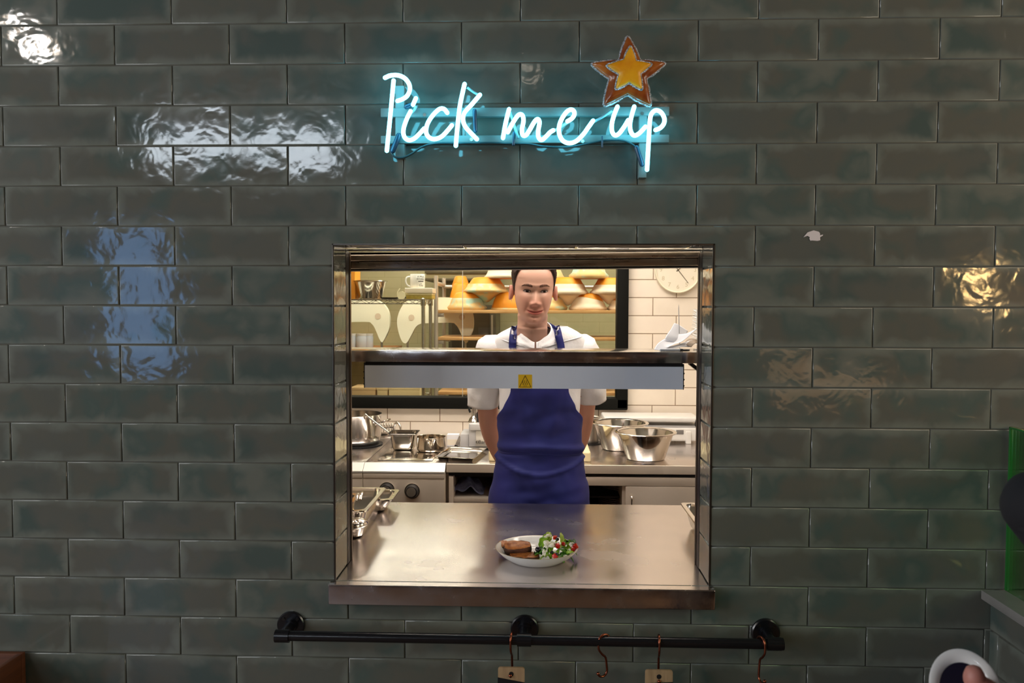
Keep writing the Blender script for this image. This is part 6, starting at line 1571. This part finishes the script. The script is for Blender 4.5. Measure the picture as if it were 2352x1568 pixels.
for f in mb.bm.faces:
    c = f.calc_center_median(); dx, dy = (c.x-COLc.x)/.0605, (c.y-COLc.y)/(.075 if c.y < COLc.y else .066); r_ = math.hypot(dx, dy); fr_ = -dy/max(r_, 1e-6)
    if r_ < 1.55 and c.z > zc_-.030-.041*fr_*(1 if fr_ > 0 else .8)-(.012*((fr_-.80)/.2)**2 if fr_ > .8 else 0): kill.append(f)
bmesh.ops.delete(mb.bm, geom=kill, context='FACES')
shirt = mb.build('shirt', SHIRT, chef, ang=180)
md = shirt.modifiers.new('thickness', 'SOLIDIFY'); md.thickness = .0015; md.offset = -1
def sleeve(pts, rad, seed):
    P = smooth_path(pts, 7); n = len(P); mb = MB(); rs = [interp(i/(n-1)*(len(rad)-1), list(enumerate(rad))) for i in range(n)]
    a = (P[0]-P[1]).normalized(); P = [P[0]+a*rs[0]*.62, P[0]+a*rs[0]*.36]+P; rs = [rs[0]*.30, rs[0]*.78]+rs
    R = mb.tube(P, rs, 40, caps=False); mb.cap(R[0], True)
    for i, ring in enumerate(R):
        for k, v in enumerate(ring):
            c = P[i]; d = (v.co-c); t_ = 1+.035*math.sin(3*k*2*PI/40+i*.35+seed)*min(1, i/6)+.02*math.sin(7*k*2*PI/40-i*.5)*min(1, i/8)+.03*math.sin(i*.8+seed+2*k*2*PI/40)*(1 if 3 < i < len(R)-4 else 0)
            v.co = c+d*t_
    e0 = R[-1]; d = (P[-1]-P[-2]).normalized(); c = P[-1]
    r2 = [mb.bm.verts.new(c+(v.co-c)*.965-d*.001) for v in e0]; r3 = [mb.bm.verts.new(c+(v.co-c)*.95-d*.03) for v in e0]
    for A, B in ((e0, r2), (r2, r3)):
        for k in range(len(A)): mb.bm.faces.new((A[k], A[(k+1) % len(A)], B[(k+1) % len(A)], B[k]))
    return sub('sleeve', mb, SHIRT, shirt, ang=180)
sleeve([at(1139, 799, 1.085), at(1121, 842, 1.10), at(1112, 885, 1.115), at(1110, 930, 1.13)], [.076, .070, .066, .0625], 1.)
sleeve([at(1327, 799, 1.085), at(1347, 840, 1.11), at(1355, 880, 1.14), at(1357, 915, 1.165)], [.076, .070, .066, .0625], 2.)
# collar band open at the front
mb = MB(); rows = []
for k in range(61):
    ph = -PI*.985+2*PI*.985*k/60+PI; a = ph           # a = 0 / 2pi at the front opening
    front = math.cos(a); gap = abs((a+PI) % (2*PI)-PI)
    x = .0605*math.sin(a); y = -(.075 if front > 0 else .066)*front; z_ = zc_-.004-.041*front*(1 if front > 0 else .8)
    if front > .80: z_ -= .012*((front-.80)/.2)**2
    p0 = COLc+Vector((x, y, z_+.001)); o = Vector((math.sin(a), -front, 0))
    rows.append([p0-o*.001, p0+o*.0012+Vector((0, 0, .0012)), p0+o*.004, p0+o*.0075-Vector((0, 0, .011)), p0+o*.0125-Vector((0, 0, .021))])
    base_ = p0+o*.0125-Vector((0, 0, .021)); fr2 = min(1, max(0, (front-.35)/.35)); q_ = torso(min(Zp(752), base_.z-.014), math.atan2(base_.x-CX, -(base_.y-1.066)), .0025)
    rows[-1] += [base_.lerp(q_, .35)+o*.002+Vector((0, 0, .003)), base_.lerp(q_, .7)+o*.002+Vector((0, 0, .003)), q_]
mb.surf(rows); clo = sub('collar', mb, SHIRT, shirt, ang=180)
_n = len(shirt.data.vertices)
sv = BVHTree.FromPolygons([v.co.copy() for v in shirt.data.vertices]+[v.co.copy() for v in clo.data.vertices], [tuple(p.vertices) for p in shirt.data.polygons]+[tuple(i+_n for i in p.vertices) for p in clo.data.polygons])
def onshirt(px, py, off):
    d = (at(px, py, 1.)-CAM_P).normalized(); h = sv.ray_cast(CAM_P, d, 9.)
    return (h[0]-d*off) if h[0] else at(px, py, 1.02)
# placket
mb = MB(); rows = []
for py in range(786, 840, 6):
    rows.append([onshirt(1236+x, py, o_) for x, o_ in ((-8, .0004), (-7.5, .0028), (0, .0034), (7.5, .0028), (8, .0004))])
mb.surf(rows); sub('placket', mb, SHIRT, shirt, ang=180)
mb = MB()
for py in (806, 832):
    q = onshirt(1236, py, .004); mb.ball(q, .005, 1, .5, 1, 14, 8)
sub('button', mb, WHITE_PLASTIC, shirt, ang=180)
# apron
APR = mat('blue_apron_cotton', lin(20, 30, 104), .7, bump=(300, .12, .0008), noise=(9, lin(28, 32, 112), .4, .7))
za1, za0 = Zp(822), .52
def ap_lim(z):
    return interp(z, [(.52, 1.75), (Zp(1158), 1.72), (Zp(1085), 1.66), (Zp(1040), 1.62), (Zp(1028), 1.6), (Zp(985), 1.50), (Zp(962), 1.34), (Zp(930), 1.0), (Zp(892), .80), (Zp(850), .68), (za1, .58)])
def ap_pt(z, u):
    th = u*ap_lim(z); p = torso(z, th, .0115); n = Vector((math.sin(th), -math.cos(th), 0)); d = 0.; xx = p.x-CX
    zt_ = Zp(1034)+.006*math.cos(xx*16)-.004*u; g = (z-zt_)
    d -= .006*math.exp(-(g/.007)**2)                                      # tie cord sinks in
    d += .008*math.exp(-((g-.022)/.014)**2)*(1+.5*math.sin(13*xx+1))      # blousing above
    za_ = Zp(1077)+.052*(abs(xx)/.16)**2.0
    g2_ = z-za_; d += .0065*math.exp(-(g2_/.006)**2)+.004*math.exp(-(max(0, -g2_)/.05)**2)*(1 if g2_ < 0 else math.exp(-(g2_/.004)**2))
    if z < Zp(1060): d += .016*min(1., (Zp(1060)-z)/.18)*abs(math.sin(th))**2
    if z > Zp(1020):
        # long soft folds falling from the bib corners to the waist middle
        v = (z-Zp(1020))/(za1-Zp(1020))
        for s in (-1, 1): d += .0042*math.exp(-((xx-s*(.03+.065*v))/.016)**2)*math.sin(PI*min(1, v))
        d += .0035*math.exp(-((xx-.045)/.05)**2-((z-Zp(1006))/.012)**2)
    d += .0022*math.sin(26*xx+15*z)*math.sin(20*z-8*xx)+.0010*math.sin(60*xx-38*z)
    d += .0065*fold(p.x, p.y, z, 9.)*(1.5 if z < Zp(1075) else 1.)+.0035*MN.noise(Vector((xx*7+z*16, 4., z*22-xx*9)))
    ed = max(0, (abs(u)-.86)/.14); d += .003*math.sin(40*z+3*u)*ed
    return p+n*(d+.002)
mb = MB(); rows = []
for i in range(121):
    z_ = za0+(za1-za0)*i/120; rows.append([ap_pt(z_, -1+2*j/80) for j in range(81)])
mb.surf(rows); apron = mb.build('apron', APR, chef, ang=180)
md = apron.modifiers.new('thickness', 'SOLIDIFY'); md.thickness = .0022; md.offset = -1
# neck straps
def strap(pts, wpx, name='neck_strap'):
    P = smooth_path([Vector((a, b, 0)) for a, b in pts], 6); mb = MB(); rows = []
    for k, p in enumerate(P):
        t_ = (P[min(k+1, len(P)-1)]-P[max(k-1, 0)]).normalized(); s = Vector((-t_.y, t_.x, 0))*wpx/2
        rows.append([onshirt(p.x+s.x*f, p.y+s.y*f, .010 if abs(f) < 1 else .008) for f in (-1, -.9, 0, .9, 1)])
    # carry it back over the shoulder, behind the neck
    sg_ = -1 if pts[0][0] < 1236 else 1
    for a_ in (100, 115, 135, 160, 180):
        a_ = D(a_); fr_ = math.cos(a_); zz = zc_-.004-.041*fr_*(1 if fr_ > 0 else .8)
        rows.append([COLc+Vector((sg_*(.0605+.021+.010*(1-k_))*math.sin(a_), -.066*(1.33+.12*(1-k_))*fr_, zz-.028+.024*k_)) for k_ in ((0, .05, .5, .95, 1) if sg_ < 0 else (0, .05, .5, .95, 1))][::(1 if sg_ > 0 else 1)])
    mb.surf(rows); o = sub(name, mb, APR, apron, ang=180); md = o.modifiers.new('thickness', 'SOLIDIFY'); md.thickness = .0016; md.offset = 0
strap([(1178, 850), (1177, 822), (1177, 795), (1178, 776), (1180, 762), (1183, 750)], 16)
strap([(1293, 850), (1291, 822), (1288.5, 795), (1284, 776), (1281, 762), (1277, 749)], 16)
mb = MB(); rows = []
for j in range(41):
    u = -1+2*j/40; p = ap_pt(Zp(1034), u); th = u*ap_lim(Zp(1034)); n = Vector((math.sin(th), -math.cos(th), 0)); zt_ = Zp(1034)+.006*math.cos((p.x-CX)*16)-.004*u
    q = ap_pt(zt_, u); rows.append(q+n*.0022)
mb.tube(rows, .0032, 8, flat=1.6); sub('waist_tie', mb, APR, apron, ang=180)
# trousers and shoes (behind the counter)
TROU = mat('dark_trousers', (.02, .02, .025, 1), .8)
mb = MB()
for s in (-1, 1):
    x = CX+s*.085; P = smooth_path([Vector((x, CYT, .90)), Vector((x, CYT, .66)), Vector((x+s*.006, CYT, .46)), Vector((x+s*.012, CYT+.012, .25)), Vector((x+s*.014, CYT+.012, .07))], 6)
    mb.tube(P, [interp(i/(len(P)-1), [(0, .092), (.4, .085), (.6, .072), (1, .062)]) for i in range(len(P))], 28)
mb.build('trousers', TROU, chef, ang=180)
for s in (-1, 1):
    x = CX+s*.10; mb = MB(); mb.rod(smooth_path([Vector((x, CYT+.06, .048)), Vector((x+s*.004, CYT-.05, .048)), Vector((x+s*.012, CYT-.15, .046))], 5), .0475, 18); mb.build('shoe', BLACK, chef, ang=180)
# ================================================================ guest close to the camera at the lower corner, mostly out of the picture
GY = -1.16
tip = at(2214, 1526, GY); dish_c = at(2216, 1588, GY); el = at(2312, 1147, GY-.05)
gx, gy = .86, -1.25
guest = thing('person', 'person in black sleeves reaching in at the picture edge, thumb on a small white dish', 'person', (gx, gy, 0))
def limb2(path, radii): return limb(path, radii, 'limb')
V = Vector
sh_r, sh_l = V((gx, gy+.17, 1.40)), V((gx, gy-.17, 1.40))           # facing along -x
el = at(2395, 1163, gy+.08); elb = V((gx-.04, gy-.20, 1.10)); wrist = dish_c+V((.072, -.05, -.075))
GM = Matrix.Translation((gx-.03, gy, 1.49)) @ Matrix.Rotation(-PI/2, 4, 'Z')
rings = [[GM @ p for p in head_ring(z)] for z in zs]
def g_ring(z, w, d, n=NK, e=2.3):
    row = []
    for k in range(n):
        th = 2*PI*k/n; c, s = math.cos(th), math.sin(th); r = ((abs(c)/d)**e+(abs(s)/w)**e)**(-1/e); row.append(V((gx-r*c, gy+r*s*-1, z)))
    return row
low = [g_ring(*q) for q in ((.80, .12, .09), (.86, .155, .105), (1.0, .145, .10), (1.2, .15, .105), (1.32, .165, .10), (1.385, .155, .085), (1.42, .10, .07), (1.44, .07, .06)) if q[0] < min(p.z for p in rings[0])+.09]
low = [r for r in low if r[0].z < min(p.z for p in rings[0])+.02]
mb = MB(); allr = low+[[p for p in r] for r in rings if min(q.z for q in r) > low[-1][0].z+.008]
R = mb.surf(allr, cu=True); mb.cap(R[0], True); mb.cap(R[-1]); bmesh.ops.recalc_face_normals(mb.bm, faces=mb.bm.faces)
me = bpy.data.meshes.new('trunk'); mb.bm.to_mesh(me); mb.bm.free(); tk = bpy.data.objects.new('trunk', me); COL.objects.link(tk)
hd = (dish_c-wrist).normalized()
fa = el+V((.10, -.02, -.13)); fb = el+V((.17, -.06, -.23))
P_ = [limb2([sh_r, el.lerp(sh_r, .4), el], [.05, .046, .034]), limb2([el, fa, fb], [.036, .034, .026]),
      limb2([fb, fb+V((.02, -.02, -.05)), fb+V((.03, -.03, -.09))], [.026, .032, .024]),
      limb2([sh_l, (sh_l+elb)/2, elb], [.05, .045, .038]), limb2([elb, (elb+wrist)/2, wrist], [.038, .034, .026]),
      limb2([wrist, wrist+hd*.03, wrist+hd*.07+V((0, .0, -.012))], [.026, .032, .03])]
for s in (-1, 1):
    P_.append(limb2([V((gx, gy+s*.085, .88)), V((gx, gy+s*.085, .48)), V((gx+.01, gy+s*.09, .085))], [.085, .06, .036]))
    P_.append(limb2([V((gx+.03, gy+s*.09, .05)), V((gx-.06, gy+s*.095, .042)), V((gx-.14, gy+s*.10, .032))], [.036, .036, .026]))
for k in range(4):
    q = fb+V((.03, -.03, -.085)); P_.append(limb2([q+V((-.02+.013*k, .0, .0)), q+V((-.022+.014*k, -.01, -.035)), q+V((-.02+.013*k, -.025, -.06))], [.0095, .009, .0078]))
P_.append(limb2([fb+V((.0, -.0, -.03)), fb+V((-.02, -.01, -.06)), fb+V((-.015, -.025, -.085))], [.012, .0105, .009]))
base = wrist+hd*.04+V((-.005, -.012, .012))
P_.append(limb2([base, base.lerp(tip, .5)+V((.006, -.006, .004)), tip+V((.004, -.022, -.012)), tip+V((.0, -.022, .0))], [.017, .0135, .0125, .0105]))
for k, (o_, L_) in enumerate(((V((-.03, .022, -.012)), .07), (V((-.018, .034, -.026)), .075), (V((.0, .04, -.04)), .07), (V((.018, .04, -.05)), .058))):
    b0 = wrist+hd*.062+V((0, .004, -.02))
    P_.append(limb2([b0, b0+o_*.6+hd*.02, b0+o_+hd*.045, b0+o_+hd*.05+V((-.012, 0, .012))], [.0095, .009, .0085, .0075]))
gm = union_all(tk, P_); gm.name = 'body'; gm.materials.clear()
link_mesh('body', gm, mat('guest_skin', lin(196, 136, 122), .5, sss=.1, noise=(30, lin(184, 116, 104), .35, .7)), guest, ang=180)
BLK = mat('black_jersey', (.006, .006, .009, 1), .85)
def cloth(path, radii, name, m=BLK):
    P = smooth_path(path, 6); n = len(P); mb = MB(); rs = [interp(i/(n-1)*(len(radii)-1), list(enumerate(radii))) for i in range(n)]
    a = (P[0]-P[1]).normalized(); e = (P[-1]-P[-2]).normalized(); mb.tube([P[0]+a*rs[0]*.6, P[0]+a*rs[0]*.3]+P+([P[-1]+e*rs[-1]*.4, P[-1]+e*rs[-1]*.75, P[-1]+e*rs[-1]*.95] if name == 'elbow' else []), [rs[0]*.4, rs[0]*.8]+rs+([rs[-1]*.93, rs[-1]*.68, rs[-1]*.2] if name == 'elbow' else []), 28); return mb.build('sleeve' if name == 'elbow' else name, m, guest, ang=180)
cloth([sh_r, el.lerp(sh_r, .4), el], [.066, .056, .042], 'elbow'); cloth([el, fa, fb], [.042, .042, .036], 'sleeve')
cloth([sh_l, (sh_l+elb)/2, elb], [.066, .058, .05], 'elbow'); cloth([elb, elb.lerp(wrist, .5), wrist-hd*.012], [.05, .045, .036], 'sleeve')
mb = MB(); mb.surf([g_ring(z, w, d, 64) for z, w, d in ((.78, .17, .13), (.9, .17, .125), (1.05, .165, .12), (1.25, .18, .125), (1.36, .185, .115), (1.41, .15, .098), (1.435, .105, .085), (1.452, .078, .074))], cu=True); mb.build('jersey', BLK, guest, ang=180)
for s in (-1, 1):
    mb = MB(); P = smooth_path([V((gx, gy+s*.085, .90)), V((gx, gy+s*.085, .48)), V((gx+.012, gy+s*.09, .07))], 8)
    mb.tube(P, [interp(i/(len(P)-1), [(0, .095), (.5, .076), (1, .062)]) for i in range(len(P))], 24); mb.build('trouser_leg', TROU, guest, ang=180)
    mb = MB(); mb.rod(smooth_path([V((gx+.06, gy+s*.09, .048)), V((gx-.05, gy+s*.095, .048)), V((gx-.15, gy+s*.10, .046))], 5), .0475, 18); mb.build('shoe', BLACK, guest, ang=180)
hair_cap(GM, guest)
for s in (-1, 1):
    mb = MB(); mb.ball(GM @ V((s*.0325+.0015, -.0775, .1215)), .0085, .5, 1.5, .55, 16, 10); mb.build('eye', mat('guest_eye', (.03, .02, .015, 1), .1), guest, ang=180)
# small white dish
nr = (V((-.25, -.72, .62))).normalized(); q = nr.to_track_quat('Z', 'Y').to_matrix().to_4x4(); M = Matrix.Translation(dish_c) @ q
dt = thing('small_dish', 'small white rimmed dish with dark contents held by a thumb at the picture corner', 'dish', dish_c)
mb = MB(); mb.lathe([(.0001, -.012), (.030, -.012), (.046, -.002), (.052, .003), (.0525, .0055), (.050, .0065), (.037, .0028), (.035, -.002), (.0001, -.004)], (0, 0, 0), 48, sx=.72, sy=.9); mb.xf(M); mb.build('dish_body', CERAMIC, dt, ang=60)
mb = MB(); mb.lathe([(.0372, -.001), (.036, .0022), (.0001, .0026)], (0, 0, 0), 40, sx=.72, sy=.9); mb.xf(M); mb.build('dark_contents', mat('dark_sauce', (.008, .006, .02, 1), .3), dt, ang=60)
